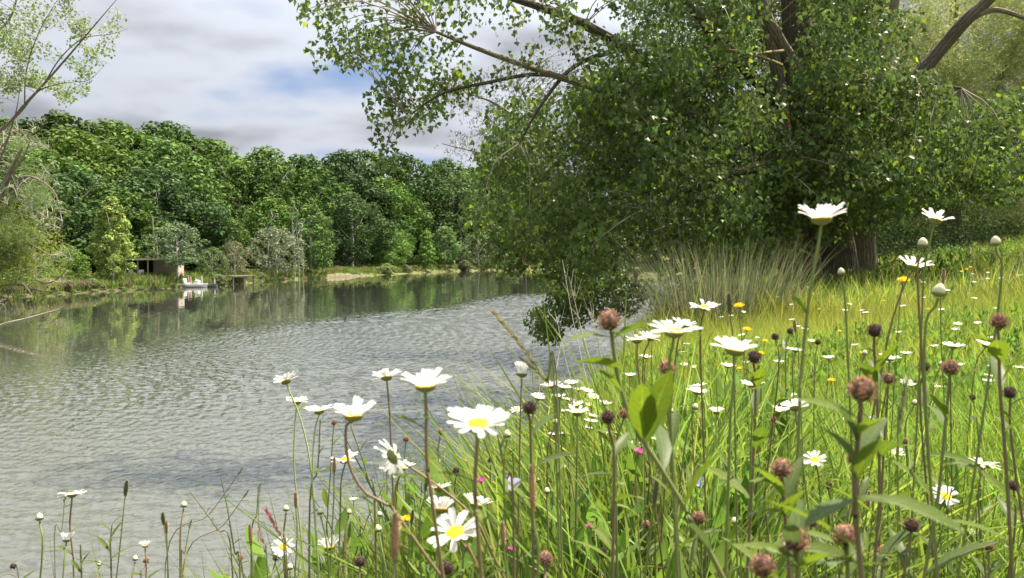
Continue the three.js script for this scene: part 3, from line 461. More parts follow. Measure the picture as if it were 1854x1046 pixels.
  const fill = (list, per, size) => { for (const q of list) { const n = Math.round(per * Math.pow(q.s / 0.4, 2.1)), tone = rr(r, 0.8, 1.2); for (let i = 0; i < n; i++) { const b = ballPoint(r).multiply(V(q.s, q.s * 0.9, q.s)); const p = q.clone().add(b).sub(base); const dir = V(b.x * 0.8 + rr(r, -0.4, 0.4), -0.7 + rr(r, -0.5, 0.5), b.z * 0.8 + rr(r, -0.4, 0.4)); mats.push(hang(r, p, dir, size * rr(r, 0.65, 1.2))); cols.push(vary(r, r() < 0.06 ? [0.3, 0.42, 0.03] : [0.115 * tone, 0.178 * tone, 0.038 * tone], 0.3, 0.14)); } } };
  fill(A, 80, 0.088); fill(B, 120, 0.096); fill(T, 60, 0.11);
  inst('foliage', poplarLeaf, M.leaf, mats, cols, o);
  console.log('poplar leaves', mats.length);
}
// stakes leaning at the foot of the poplar
for (const [u0, v0, u1, v1, d, rad, c, label] of [[1452, 555, 1438, 478, 12.6, 0.085, [0.85, 0.82, 0.75], 'short grey stump leaning at the foot of the poplar'], [1494, 548, 1478, 455, 12.4, 0.06, [0.7, 0.65, 0.58], 'thin bare pole leaning against the poplar trunk']]) {
  const a = P(u0, v0, d), b = P(u1, v1, d); a.y = G(a.x, a.z) - 0.1; const o = thing('leaning_stake', label, 'stake', 'stakes at the poplar foot', a), mb = new MB(); tube(mb, [[V(0, 0, 0), rad], [b.clone().sub(a).multiplyScalar(0.5), rad * 0.95], [b.clone().sub(a), rad * 0.85]], 8, 9, c, 0.1); mesh('shaft', mb.build(), M.bark, o);
}

// ---------------------------------------------------------------- willows behind the poplar
function willow(seed, name, label, baseUV, limbsRaw, polys, col, sprig) {
  const r = RNG(seed), base = P(...baseUV); base.y = G(base.x, base.z); const o = thing(name, label, 'tree', null, base), limbs = [];
  for (const l of limbsRaw) limb(o, l === limbsRaw[0] ? 'trunk' : 'branch', l, 9, [0.5, 0.46, 0.4], 0.1, limbs);
  const tw = new MB(), mats = [[], []], cols = [[], []];
  for (const [poly, n, d0, d1, per, s0, s1] of polys) for (const q of clumps(r, poly, n, d0, d1, (k) => rr(k, s0, s1))) {
    twigTo(tw, limbs, q, r, 0.012, [0.36, 0.33, 0.28]); const tone = rr(r, 0.82, 1.18);
    for (let i = 0; i < per; i++) { const b = ballPoint(r).multiplyScalar(q.s), p = q.clone().add(b).sub(base), k = i & 1; mats[k].push(hang(r, p, V(b.x + rr(r, -0.5, 0.5), rr(r, -1, 0.5), b.z + rr(r, -0.5, 0.5)), sprig * rr(r, 0.7, 1.3))); cols[k].push(vary(r, col.map((c) => c * tone), 0.22, 0.1)); }
  }
  const tm = mesh('twigs', tw.build(), M.twig, o); tm.position.copy(base).negate(); tm.userData.kind = 'stuff';
  for (const k of [0, 1]) inst('foliage', willowSprigs[k], M.willow, mats[k], cols[k], o);
}
willow(201, 'willow_tree', 'tall pale grey green willow right behind the poplar', [1720, 440, 25],
  [[[1720, 480, 25, 0.4], [1720, 380, 25, 0.32], [1715, 250, 25, 0.25], [1725, 100, 25, 0.18], [1730, -100, 25, 0.1]], [[1718, 300, 25, 0.15], [1640, 180, 24.5, 0.1], [1580, 40, 24, 0.05]], [[1718, 280, 25, 0.15], [1800, 160, 24.5, 0.1], [1870, 20, 24, 0.05]], [[1718, 340, 25, 0.12], [1620, 330, 24, 0.08], [1560, 380, 23.6, 0.03]], [[1718, 350, 25, 0.12], [1810, 330, 24, 0.08], [1880, 360, 23.6, 0.03]]],
  [[[[1540, -80], [1930, -80], [1930, 400], [1800, 385], [1700, 420], [1560, 440], [1520, 300]], 230, 22, 27, 95, 0.5, 0.9]], [0.38, 0.43, 0.17], 0.28);
willow(202, 'willow_tree', 'grey green willow seen through gaps behind the poplar crown', [1330, 480, 21.5],
  [[[1330, 520, 21.5, 0.3], [1325, 380, 21.5, 0.25], [1310, 200, 21.5, 0.18], [1300, 20, 21.5, 0.12], [1290, -120, 21.5, 0.06]], [[1322, 300, 21.5, 0.12], [1220, 200, 21, 0.08], [1120, 130, 20.5, 0.04]], [[1322, 250, 21.5, 0.12], [1420, 120, 21, 0.08], [1500, 0, 20.5, 0.04]], [[1322, 360, 21.5, 0.12], [1200, 340, 21, 0.08], [1080, 380, 20.5, 0.04]], [[1322, 380, 21.5, 0.1], [1450, 350, 21, 0.06], [1540, 340, 20.5, 0.03]]],
  [[[[1180, -80], [1560, -80], [1580, 380], [1480, 440], [1200, 450], [1050, 440], [1020, 330], [1120, 200]], 170, 19.5, 23.5, 80, 0.5, 0.9]], [0.15, 0.19, 0.08], 0.28);
willow(203, 'willow_tree', 'thin sparse willow with bare twigs left behind the poplar', [1010, 520, 27],
  [[[1120, 520, 23, 0.16], [1080, 420, 22.6, 0.13], [1020, 320, 22.3, 0.1], [960, 240, 22, 0.07], [900, 190, 21.8, 0.04], [850, 170, 21.6, 0.015]], [[1020, 320, 22.3, 0.06], [950, 300, 22, 0.04], [880, 280, 21.8, 0.02], [800, 260, 21.6, 0.01]], [[990, 280, 22.2, 0.06], [960, 200, 22, 0.03], [930, 130, 21.8, 0.01]]],
  [[[[800, 255], [830, 160], [900, 120], [1000, 110], [1080, 60], [1100, 200], [1000, 330], [900, 310]], 120, 21, 23.5, 11, 0.3, 0.55]], [0.1, 0.125, 0.075], 0.2);

for (const [u, d, top, wide, label] of [[1440, 38, 250, 1.3, 'green tree standing far behind the poplar trunk'], [1560, 36, 200, 1.3, 'green tree between the poplar trunk and the tall willow, far back'], [1660, 38, 230, 1.3, 'green tree far back left of the tall willow trunk'], [1760, 36, 180, 1.3, 'green tree far back right of the tall willow trunk'], [1850, 39, 210, 1.3, 'green tree far back at the right edge'], [1940, 36, 160, 1.3, 'green tree far back beyond the right edge'], [1350, 46, 300, 1.3, 'green tree far back between poplar and lake']]) { const x = (u - CX) / F * d, y = ground(x, d); farTree('oak', x, d, EYE + (464 - top) / F * d - y, wide, [0.09, 0.15, 0.032], 'back_tree', label, 'trees behind the meadow', 0.02); }
// ---------------------------------------------------------------- bushes behind the meadow, by the poplar
const nearBush = (u, v, d, w, h, n, col, name, label, size = 0.05) => {
  const r = RNG(u + v), b = P(u, v, d); b.y = G(b.x, b.z); const o = thing(name, label, 'bush', 'bushes along the back of the meadow', b), mats = [], cols = [], tw = new MB();
  for (let k = 0; k < 26; k++) { const a = r() * 6.28, q = Math.sqrt(r()) * w * 0.5, x = Math.cos(a) * q, z = Math.sin(a) * q * 0.7, hh = h * Math.sqrt(Math.max(0.1, 1 - (q / w * 2) ** 2)) * rr(r, 0.6, 1.05); tube(tw, [[V(x * 0.4, 0, z * 0.4), 0.012], [V(x * 0.8, hh * 0.5, z * 0.8), 0.008], [V(x, hh, z), 0.003]], 5, 4, [0.25, 0.22, 0.15]); for (let i = 0; i < n / 26; i++) { const t = Math.sqrt(r()), p = V(x * (0.4 + 0.6 * t), hh * t, z * (0.4 + 0.6 * t)).add(ballPoint(r).multiplyScalar(w * 0.16)); p.y = Math.max(0.02, p.y); mats.push(hang(r, p, V(rr(r, -1, 1), rr(r, -0.6, 0.4), rr(r, -1, 1)), size * rr(r, 0.6, 1.3))); cols.push(vary(r, col, 0.3, 0.12)); } }
  mesh('stems', tw.build(), M.twig, o).userData.kind = 'stuff'; inst('foliage', poplarLeaf, M.willow, mats, cols, o);
};
nearBush(1610, 500, 15, 1.9, 0.75, 1800, [0.095, 0.155, 0.04], 'leafy_bush', 'low leafy bush right of the poplar trunk');
nearBush(1700, 480, 17, 2.6, 0.75, 2000, [0.095, 0.155, 0.04], 'leafy_bush', 'low green bush in the shade behind the meadow edge');
nearBush(1640, 455, 21, 3.2, 1.6, 2400, [0.095, 0.155, 0.04], 'leafy_bush', 'dark bush between poplar and pale willow', 0.07);
nearBush(1760, 440, 22, 3.2, 1.5, 2200, [0.095, 0.155, 0.04], 'leafy_bush', 'pale green bush under the tall willow', 0.07);
nearBush(1850, 415, 25, 3.4, 1.9, 2200, [0.095, 0.155, 0.04], 'leafy_bush', 'dark bush at the right end of the meadow edge', 0.08);
nearBush(1800, 415, 29, 5, 2.6, 2600, [0.095, 0.155, 0.04], 'leafy_bush', 'large dark bush behind the right end of the meadow', 0.1);
nearBush(1560, 455, 24, 4.5, 2.4, 2600, [0.095, 0.155, 0.04], 'leafy_bush', 'large dark bush behind the poplar trunk', 0.09);
nearBush(1400, 470, 20, 3.5, 1.7, 2400, [0.095, 0.155, 0.04], 'leafy_bush', 'dark bush behind the rush tussock', 0.08);
nearBush(1260, 480, 19, 2.6, 1.3, 1800, [0.095, 0.155, 0.04], 'leafy_bush', 'dark bush at the water edge behind the rush tussock', 0.08);

// ---------------------------------------------------------------- trees at the left edge
{
  const r = RNG(301), base = P(-120, 560, 36); base.y = Math.max(0, G(base.x, base.z)); const o = thing('young_poplar_tree', 'pale green tree reaching in with open branches over the lake', 'tree', null, base), limbs = [];
  const c = [0.5, 0.45, 0.4];
  limb(o, 'trunk', [[-120, 600, 36, 0.240], [-115, 480, 36, 0.204], [-100, 350, 35, 0.168], [-80, 240, 34, 0.120], [-60, 80, 33, 0.084], [-40, -120, 32, 0.036]], 12, c, 0.1, limbs);
  for (const l of [[[-90, 300, 34.5, 0.120], [-30, 255, 33, 0.090], [12, 228, 32, 0.072], [45, 190, 31.5, 0.060], [80, 152, 31, 0.048], [130, 95, 30.5, 0.036], [175, 42, 30, 0.024], [215, -5, 30, 0.009]], [[12, 228, 32, 0.048], [40, 200, 31.5, 0.042], [70, 165, 31, 0.030], [115, 150, 30.8, 0.021], [160, 145, 30.5, 0.012], [188, 120, 30.4, 0.005]], [[80, 152, 31, 0.030], [110, 105, 30.7, 0.024], [150, 70, 30.4, 0.018], [200, 62, 30.2, 0.012], [232, 52, 30, 0.004]], [[-80, 180, 34, 0.090], [-20, 80, 33, 0.060], [20, 30, 32, 0.042], [34, -20, 31.6, 0.030], [50, -90, 31, 0.018]], [[-90, 330, 34.5, 0.072], [-20, 320, 33, 0.054], [4, 280, 32.6, 0.042], [20, 235, 32.2, 0.030], [32, 190, 32, 0.018], [40, 130, 31.8, 0.009]], [[45, 190, 31.5, 0.030], [48, 130, 31.3, 0.024], [70, 60, 31, 0.018], [110, -10, 30.8, 0.007]]]) limb(o, 'branch', l, 7, c, 0.05, limbs);
  const q1 = clumps(r, [[-60, -60], [150, -60], [135, 10], [185, 20], [222, 38], [222, 60], [195, 80], [212, 92], [170, 112], [160, 160], [120, 178], [75, 175], [30, 165], [-40, 200]], 88, 30, 33, (k) => rr(k, 0.3, 0.55));
  const tw = new MB(); for (const q of q1) twigTo(tw, limbs, q, r, 0.014, [0.28, 0.25, 0.2]);
  const tm = mesh('twigs', tw.build(), M.twig, o); tm.position.copy(base).negate(); tm.userData.kind = 'stuff';
  const mats = [], cols = []; for (const q of q1) { const tone = rr(r, 0.85, 1.2); for (let i = 0; i < 85; i++) { const b = ballPoint(r).multiplyScalar(q.s); mats.push(hang(r, q.clone().add(b).sub(base), V(b.x + rr(r, -0.5, 0.5), rr(r, -1, 0.2), b.z + rr(r, -0.5, 0.5)), 0.11 * rr(r, 0.7, 1.2))); cols.push(vary(r, [0.24 * tone, 0.32 * tone, 0.085 * tone], 0.25, 0.12)); } }
  inst('foliage', poplarLeaf, M.leaf, mats, cols, o);
}
{
  const r = RNG(311), base = P(-10, 540, 47); base.y = G(base.x, base.z); const o = thing('half_dead_willow', 'half dead willow with tangled bare grey twigs at the left bank', 'tree', null, base), limbs = [], c = [0.58, 0.54, 0.47];
  limb(o, 'trunk', [[-15, 560, 47, 0.3], [-10, 480, 47, 0.25], [0, 400, 46.5, 0.2], [10, 330, 46, 0.14], [40, 270, 45.5, 0.06]], 9, c, 0.1, limbs);
  for (const l of [[[-5, 420, 46.6, 0.14], [30, 335, 46, 0.1], [45, 320, 45.6, 0.08], [70, 325, 45.4, 0.06], [100, 350, 45.2, 0.04], [112, 400, 45, 0.02]], [[-5, 450, 46.6, 0.13], [40, 430, 46, 0.1], [70, 415, 45.6, 0.08], [105, 380, 45.3, 0.05], [132, 385, 45.1, 0.02]], [[-10, 480, 46.8, 0.12], [30, 440, 46, 0.09], [60, 445, 45.6, 0.07], [90, 462, 45.3, 0.03]], [[-10, 490, 46.8, 0.12], [40, 490, 45.8, 0.08], [80, 512, 45.4, 0.06], [110, 500, 45.2, 0.04], [130, 470, 45, 0.015]], [[-15, 520, 46.8, 0.1], [30, 515, 45.6, 0.07], [70, 525, 45, 0.05], [105, 528, 44.8, 0.015]], [[0, 380, 46.5, 0.1], [20, 320, 46, 0.07], [45, 280, 45.6, 0.05], [60, 240, 45.4, 0.02]], [[-5, 400, 46.5, 0.09], [-10, 300, 46, 0.06], [20, 240, 45.6, 0.02]]]) limb(o, 'branch', l, 7, c, 0.05, limbs);
  const tw = new MB(), cl = clumps(r, [[-60, 225], [60, 225], [110, 300], [120, 380], [135, 470], [120, 530], [-60, 540]], 150, 44.6, 47, () => 0.5);
  for (const q of cl) { twigTo(tw, limbs, q, r, 0.022, vary(r, [0.4, 0.37, 0.31], 0.15)); for (let i = 0; i < 3; i++) { const e = q.clone().add(V(rr(r, -0.8, 0.8), rr(r, -0.2, 1.0), rr(r, -0.5, 0.5))); tube(tw, [[q, 0.015], [q.clone().lerp(e, 0.5).add(V(rr(r, -0.15, 0.15), 0.1, 0)), 0.012], [e, 0.005]], 4, 4, vary(r, [0.42, 0.39, 0.33], 0.15)); } }
  const tm = mesh('twigs', tw.build(), M.twig, o); tm.position.copy(base).negate(); tm.userData.kind = 'stuff';
  const mats = [], cols = []; for (const q of [...clumps(r, [[-60, 380], [50, 380], [60, 420], [50, 480], [10, 510], [-60, 520]], 80, 44.4, 46.4, () => 0.75), ...clumps(r, [[-60, 230], [60, 240], [100, 420], [110, 520], [-60, 540]], 60, 45, 47.5, () => 0.8)]) { const yel = q.uv[1] > 380 && r() < 0.35; for (let i = 0; i < 60; i++) { const b = ballPoint(r).multiplyScalar(q.s); mats.push(hang(r, q.clone().add(b).sub(base), V(b.x, rr(r, -1, 0.3), b.z), 0.3 * rr(r, 0.7, 1.2))); cols.push(vary(r, yel ? [0.36, 0.42, 0.06] : [0.21, 0.29, 0.1], 0.25, 0.1)); } }
  inst('foliage', willowSprigs[0], M.willow, mats, cols, o);
}
{ // bare bough lying half out of the water
  const a = P(-60, 612, 26), o = thing('bare_bough', 'bare pale bough sticking out of the water at the left edge', 'branch', null, V(a.x, -0.3, a.z)), mb = new MB(), pts = [[-60, 612, 26, 0.07], [0, 590, 26, 0.06], [45, 578, 26, 0.05], [85, 567, 26, 0.04], [108, 560, 26, 0.03], [124, 551, 26, 0.015]];
  tube(mb, pts.map(([u, v, d, r]) => [P(u, v, d).sub(o.position), r]).map((q, i) => i ? q : [V(0, 0, 0), 0.07]), 20, 8, [1.1, 1.05, 0.9], 0.1); mesh('branch', mb.build(), M.bark, o);
  const tb = new MB(), r = RNG(4); for (let i = 0; i < 7; i++) { const q = P(lerp(-20, 8, r()), lerp(560, 545, r()), 26).sub(o.position), e = q.clone().add(V(rr(r, 0, 0.4), rr(r, -0.5, 0.3), 0)); tube(tb, [[P(-30, 590, 26).sub(o.position), 0.02], [q, 0.014], [e, 0.005]], 6, 4, [0.3, 0.28, 0.24]); } mesh('twigs', tb.build(), M.twig, o).userData.kind = 'stuff';
}

// ---------------------------------------------------------------- meadow grass
function tuftGeo(seed, n, spread, h0, h1, w) {
  const mb = new MB(), r = RNG(seed);
  for (let i = 0; i < n; i++) {
    const a = r() * 6.2832, q = Math.sqrt(r()) * spread, h = rr(r, h0, h1), lean = h * rr(r, 0.08, 0.85), la = a + rr(r, -0.9, 0.9), x = Math.cos(a) * q, z = Math.sin(a) * q, ww = w * rr(r, 0.6, 1.3), b = r() * 6.2832, ex = Math.cos(b) * ww, ez = Math.sin(b) * ww;
    const dry = r() < 0.2, c = vary(r, dry ? [1.5, 1.15, 2.2] : [1, 1, 1], 0.35, 0.14), k = mb.p.length / 3, cx = Math.cos(la), cz = Math.sin(la);
    for (const [t, wd] of [[0, 0.8], [0.4, 1], [0.75, 0.7], [1, 0.05]]) { const o = lean * t * t, y = h * (t - 0.12 * t * t * (lean / h)), px = x + cx * o, pz = z + cz * o; const nx = -ez / ww, nz = ex / ww; for (const s of [-1, 1]) mb.vert(px + ex * wd * s, y, pz + ez * wd * s, nx * 0.9 , 0.35, nz * 0.9, c, s, t); }
    for (let j = 0; j < 3; j++) mb.quad(k + j * 2, k + j * 2 + 1, k + j * 2 + 3, k + j * 2 + 2);
  }
  return mb.build();
}
const tufts = [tuftGeo(1, 46, 0.13, 0.16, 0.42, 0.0022), tuftGeo(2, 46, 0.13, 0.14, 0.36, 0.0028), tuftGeo(3, 40, 0.12, 0.2, 0.48, 0.002)];
const tuftsWide = [tuftGeo(4, 60, 0.2, 0.18, 0.42, 0.005), tuftGeo(5, 60, 0.2, 0.2, 0.5, 0.0042)];
// a leafy weed: small ovate leaves up a short stem
const weedGeo = (() => { const mb = new MB(), r = RNG(14), lg = leafGeo([[0, 0], [0.16, 0.25], [0.2, 0.5], [0.12, 0.8], [0, 1]], 0.3, 0.3), m = new THREE.Matrix4(), q = new THREE.Quaternion(); for (let i = 0; i < 16; i++) { const t = i / 16; q.setFromEuler(new THREE.Euler(0, i * 2.4, 0)).multiply(new THREE.Quaternion().setFromEuler(new THREE.Euler(rr(r, 0.5, 1.25), 0, 0))); m.compose(V(rr(r, -0.02, 0.02), 0.02 + t * 0.28, rr(r, -0.02, 0.02)), q, V(1, 1, 1).multiplyScalar(rr(r, 0.04, 0.075) * (1.2 - t * 0.5))); mb.geo(lg, m, vary(r, [1, 1, 1], 0.25, 0.1)); } const k = new MB(); tube(mb, [[V(0, 0, 0), 0.0025], [V(0.01, 0.15, 0), 0.002], [V(0, 0.3, 0.01), 0.001]], 4, 4, [1.1, 0.9, 0.8]); return mb.build(); })();
{
  const r = RNG(91), near = [[], [], []], nc = [[], [], []], wide = [[], []], wc = [[], []], wm = [], wcol = [], st = [], sc = [], q = new THREE.Quaternion(), m = new THREE.Matrix4();
  const put = (list, cl, x, d, k, c) => { q.setFromEuler(new THREE.Euler(rr(r, -0.12, 0.12), r() * 6.28, rr(r, -0.12, 0.12))); list.push(m.clone().compose(V(x, ground(x, d) - 0.01, -d), q, V(k, k * rr(r, 0.8, 1.2), k))); cl.push(c); };
  const tone = (x, d) => { const t = fbm(x * 0.7, d * 0.7, 4, 3), y = fbm(x * 0.4 + 9, d * 0.4, 2, 2); return [0.285 * (0.5 + t) * (0.7 + 0.6 * y), 0.39 * (0.5 + t), 0.055 * (0.5 + t)]; };
  for (let i = 0; i < 60000; i++) {
    const d = 0.25 + 7.75 * Math.sqrt(r()), x = rr(r, -2.2, 6.5); if (x > 0.78 * d + 0.7 || x < -0.78 * d - 0.7) continue;
    const s = shore(x, d)[0]; if (s < 0.12) continue; const bank = (s < 1 ? 0.6 : s < 1.4 ? 0.85 : 1) * (d < 3.2 && x < 0.35 * d ? 1.45 : 1); if (d < 0.6 && r() < 0.6) continue;
    if (r() > (d < 3 ? 0.85 : 0.42)) continue;
    const k = Math.floor(r() * 3); put(near[k], nc[k], x, d, rr(r, 0.55, 1.0) * bank * (d < 1 ? 0.85 : 1) * (x > 0.1 && d > 0.6 && d < 2.6 && r() < 0.35 ? 1.5 : 1), vary(r, tone(x, d), 0.3, 0.14));
    if (r() < 0.5 && d < 6) put(wm, wcol, x + 0.03, d, rr(r, 0.6, 1.3) * bank, vary(r, [0.19, 0.3, 0.035], 0.25, 0.1));
  }
  for (let i = 0; i < 50000; i++) { const d = rr(r, 7.5, 36), x = rr(r, 0, 30); if (x > 0.74 * d + 1) continue; const s = shore(x, d)[0]; if (s < 0.1 || s > 24 || (d > 27 && s > 3 && r() < 0.6)) continue; if (r() > 0.8) continue; if (r() < 0.2 && d < 26) put(wm, wcol, x, d + 0.1, rr(r, 0.9, 1.6) * (d > 10 ? 1.35 : 1), vary(r, [0.17, 0.28, 0.04], 0.35, 0.14)); if (r() < 0.12) put(st, sc, x + 0.1, d, rr(r, 0.7, 1.2), vary(r, [0.42, 0.36, 0.2], 0.25, 0.08)); const k = i & 1; put(wide[k], wc[k], x, d, rr(r, 0.55, 1.2) * (0.45 + 1.05 * fbm(x * 0.9, d * 0.9, 11, 3)), vary(r, tone(x, d), 0.36, 0.16)); }
  near.forEach((l, k) => tag(inst('meadow_grass', tufts[k], M.grass, l, nc[k]), ['fine bright green meadow grass around the flowers', 'short leafy meadow grass around the flowers', 'taller thin meadow grass around the flowers'][k], 'grass', null, 'stuff'));
  wide.forEach((l, k) => tag(inst('meadow_grass', tuftsWide[k], M.grass, l, wc[k]), ['sunlit grass of the meadow towards the poplar', 'longer grass of the meadow towards the poplar'][k], 'grass', null, 'stuff'));
  tag(inst('meadow_herbs', weedGeo, M.grass, wm, wcol), 'low leafy herbs between the meadow grass', 'herbs', null, 'stuff');
  tag(inst('dry_stalks', tuftGeo(9, 9, 0.14, 0.4, 0.66, 0.003), M.grass, st, sc), 'straw coloured dry stalks standing in the meadow', 'stalks', null, 'stuff');
  console.log('grass', near.map((l) => l.length), wide.map((l) => l.length), wm.length);
}
// ---------------------------------------------------------------- rush tussock beside the poplar
{
  const r = RNG(131), b = P(1310, 640, 8.8); b.y = G(b.x, b.z) - 0.03; const o = thing('rush_tussock', 'big tussock of fine grey green rushes before the poplar', 'rush', null, b);
  for (const [n, cols, up, name] of [[1700, [[0.17, 0.21, 0.09], [0.3, 0.29, 0.16], [0.13, 0.17, 0.07]], 1, 'rush_blades'], [650, [[0.27, 0.22, 0.15], [0.2, 0.16, 0.11]], 0, 'dry_rush_blades']]) {
    const mb = new MB();
    for (let i = 0; i < n; i++) {
      const a = r() * 6.2832, q = Math.sqrt(r()) * 0.7, h = up ? rr(r, 0.8, 1.45) : rr(r, 0.4, 1.0), lean = (up ? rr(r, 0.05, 0.5) : rr(r, 0.35, 0.95)) * (0.35 + q * 1.4), x = Math.cos(a) * q * 1.15, z = Math.sin(a) * q, c = vary(r, cols[Math.floor(r() * cols.length)], 0.22), w = 0.0055, bb = r() * 6.28, ex = Math.cos(bb) * w, ez = Math.sin(bb) * w, k = mb.p.length / 3, la = a + rr(r, -0.5, 0.5);
      const bent = r() < 0.22 ? rr(r, 0.5, 0.8) : 2; for (const t of [0, 0.3, 0.6, 0.85, 1]) { const e = lean * t * t * 1.1 + (t > bent ? (t - bent) * h * 0.8 : 0), y = h * (t - (up ? 0.1 : 0.35) * t * t) - (t > bent ? (t - bent) * h * 1.2 : 0); for (const s of [-1, 1]) mb.vert(x + Math.cos(la) * e + ex * s * (1.05 - t), y, z + Math.sin(la) * e + ez * s * (1.05 - t), -ez / w * 0.9, 0.3, ex / w * 0.9, c, s, t); }
      for (let j = 0; j < 4; j++) mb.quad(k + j * 2, k + j * 2 + 1, k + j * 2 + 3, k + j * 2 + 2);
    }
    mesh(name, mb.build(), M.grass, o).userData.kind = 'stuff';
  }
}
for (const [u0, v0, u1, v1, d, label] of [[1078, 730, 1018, 470, 5.2, 'tallest dry pale stem standing at the water edge'], [1095, 725, 1030, 500, 5.3, 'dry pale forked stem at the water edge'], [1060, 720, 1006, 570, 5.1, 'short dry stem leaning over the water edge'], [1112, 720, 1068, 545, 5.4, 'thin dry stem nearest the poplar branch tips']]) {
  const a = P(u0, v0, d), e = P(u1, v1, d); a.y = G(a.x, a.z); const o = thing('dry_stem', label, 'dry stem', 'dry stems at the water edge', a), r = RNG(u0), mb = new MB(), L = e.clone().sub(a), c = [0.5, 0.45, 0.35]; tube(mb, [[V(0, 0, 0), 0.0042], [L.clone().multiplyScalar(0.5).add(V(-0.02, 0.02, 0)), 0.0034], [L, 0.0014]], 12, 5, c); mesh('stem', mb.build(), M.stem, o);
  for (let i = 0; i < 5; i++) { const t = rr(r, 0.55, 0.95), p = L.clone().multiplyScalar(t), k = new MB(); tube(k, [[p, 0.002], [p.clone().add(V(rr(r, -0.09, 0.06), rr(r, 0.06, 0.16), rr(r, -0.04, 0.04))), 0.0008]], 2, 4, c); mesh('side_twig', k.build(), M.stem, o); }
}

// ---------------------------------------------------------------- flowers
const petals = [0, 1, 2].map((k) => { const mb = new MB(), r = RNG(40 + k), prof = [[0.0009, 0], [0.0019, 0.2], [0.0027, 0.5], [0.003, 0.75], [0.0026, 0.93], [0.0012, 1]]; prof.forEach(([w, t]) => { const y = (k - 1) * 0.0012 * t * t + 0.0012 * Math.sin(t * 2.6); for (const s of [-1, -0.4, 0.4, 1]) mb.vert(s * w * (1 + (r() - 0.5) * 0.1), y + (Math.abs(s) > 0.9 ? 0.0004 : Math.abs(s) > 0.1 ? -0.0003 : 0), t * 0.0185 - (t === 1 && Math.abs(s) < 0.5 ? 0.0006 : 0), 0, 1, 0, [1, 1, 1], s, t); }); for (let i = 0; i < prof.length - 1; i++) for (let j = 0; j < 3; j++) { const a = i * 4 + j; mb.quad(a, a + 1, a + 5, a + 4); } const g = mb.build(); g.computeVertexNormals(); return g; });
const discGeo = (() => { const mb = new MB(), n = 12, m = 28, r = RNG(50); for (let i = 0; i <= n; i++) for (let j = 0; j < m; j++) { const t = i / n, a = j / m * 6.2832 + (i % 2) * 0.11, q = 0.0088 * t, bump = ((i + j) % 2) * 0.0006, y = 0.0032 * (1 - t * t) - 0.0011 * Math.exp(-t * t * 14) + bump; const c = vary(r, [0.86, 0.50 + 0.06 * t, 0.012], 0.14); mb.vert(Math.cos(a) * q, y, Math.sin(a) * q, 0, 1, 0, c); } for (let i = 0; i < n; i++) for (let j = 0; j < m; j++) { const a = i * m + j, b = i * m + (j + 1) % m; mb.quad(a, b, b + m, a + m); } const g = mb.build(); g.computeVertexNormals(); return g; })();
const involucreGeo = (() => { const mb = new MB(), m = 20, prof = [[0.0017, -0.0058], [0.004, -0.0052], [0.0075, -0.0034], [0.0089, -0.001], [0.0091, 0.0003]]; for (const [i, [q, y]] of prof.entries()) for (let j = 0; j < m; j++) { const a = j / m * 6.2832, k = (j + i) % 2; mb.vert(Math.cos(a) * (q + k * 0.0003), y, Math.sin(a) * (q + k * 0.0003), 0, 1, 0, k ? [0.16, 0.2, 0.05] : [0.22, 0.2, 0.07]); } for (let i = 0; i < prof.length - 1; i++) for (let j = 0; j < m; j++) { const a = i * m + j, b = i * m + (j + 1) % m; mb.quad(a, a + m, b + m, b); } const g = mb.build(); g.computeVertexNormals(); return g; })();
function petalMatrix(r, a, cup, len) { const q = new THREE.Quaternion().setFromEuler(new THREE.Euler(0, a, 0)).multiply(new THREE.Quaternion().setFromEuler(new THREE.Euler(-cup, 0, 0))).multiply(new THREE.Quaternion().setFromEuler(new THREE.Euler(0, 0, rr(r, -0.25, 0.25)))); return new THREE.Matrix4().compose(V(Math.sin(a) * 0.0062, 0.0002 + rr(r, -0.0003, 0.0005), Math.cos(a) * 0.0062), q, V(rr(r, 0.9, 1.15), 1, len)); }
const corollaCache = {};
function corolla(cup, k) { const key = Math.round(cup / 12) * 12 + '_' + k % 3; return corollaCache[key] ||= (() => { const mb = new MB(), r = RNG(60 + k), n = 20 + k % 3; for (let i = 0; i < n; i++) mb.geo(petals[i % 3], petalMatrix(r, i / n * 6.2832 + rr(r, -0.08, 0.08), (cup + rr(r, -9, 9)) * Math.PI / 180, rr(r, 0.85, 1.1))); return mb.build(); })(); }
const lanceLeaf = leafGeo([[0.012, 0], [0.05, 0.15], [0.1, 0.42], [0.085, 0.7], [0.03, 0.93], [0, 1]], 0.35, 0.28);
const toothLeaf = leafGeo([[0.02, 0], [0.05, 0.2], [0.035, 0.28], [0.085, 0.48], [0.06, 0.55], [0.095, 0.72], [0.06, 0.85], [0, 1]], 0.3, 0.3);
function leafMesh(parent, g, p, dir, size, col, r, wide = 1) {
  const y = dir.clone().normalize(), up = V(0, 1, 0), z = up.addScaledVector(y, -up.dot(y)).normalize(), x = y.clone().cross(z), o = mesh('leaf', g, col, parent);
  o.matrixAutoUpdate = true; const m = new THREE.Matrix4().makeBasis(x, y, z); o.quaternion.setFromRotationMatrix(m); o.rotateY(rr(r, -0.5, 0.5)); o.scale.set(size * wide, size, size); o.position.copy(p); return o;
}
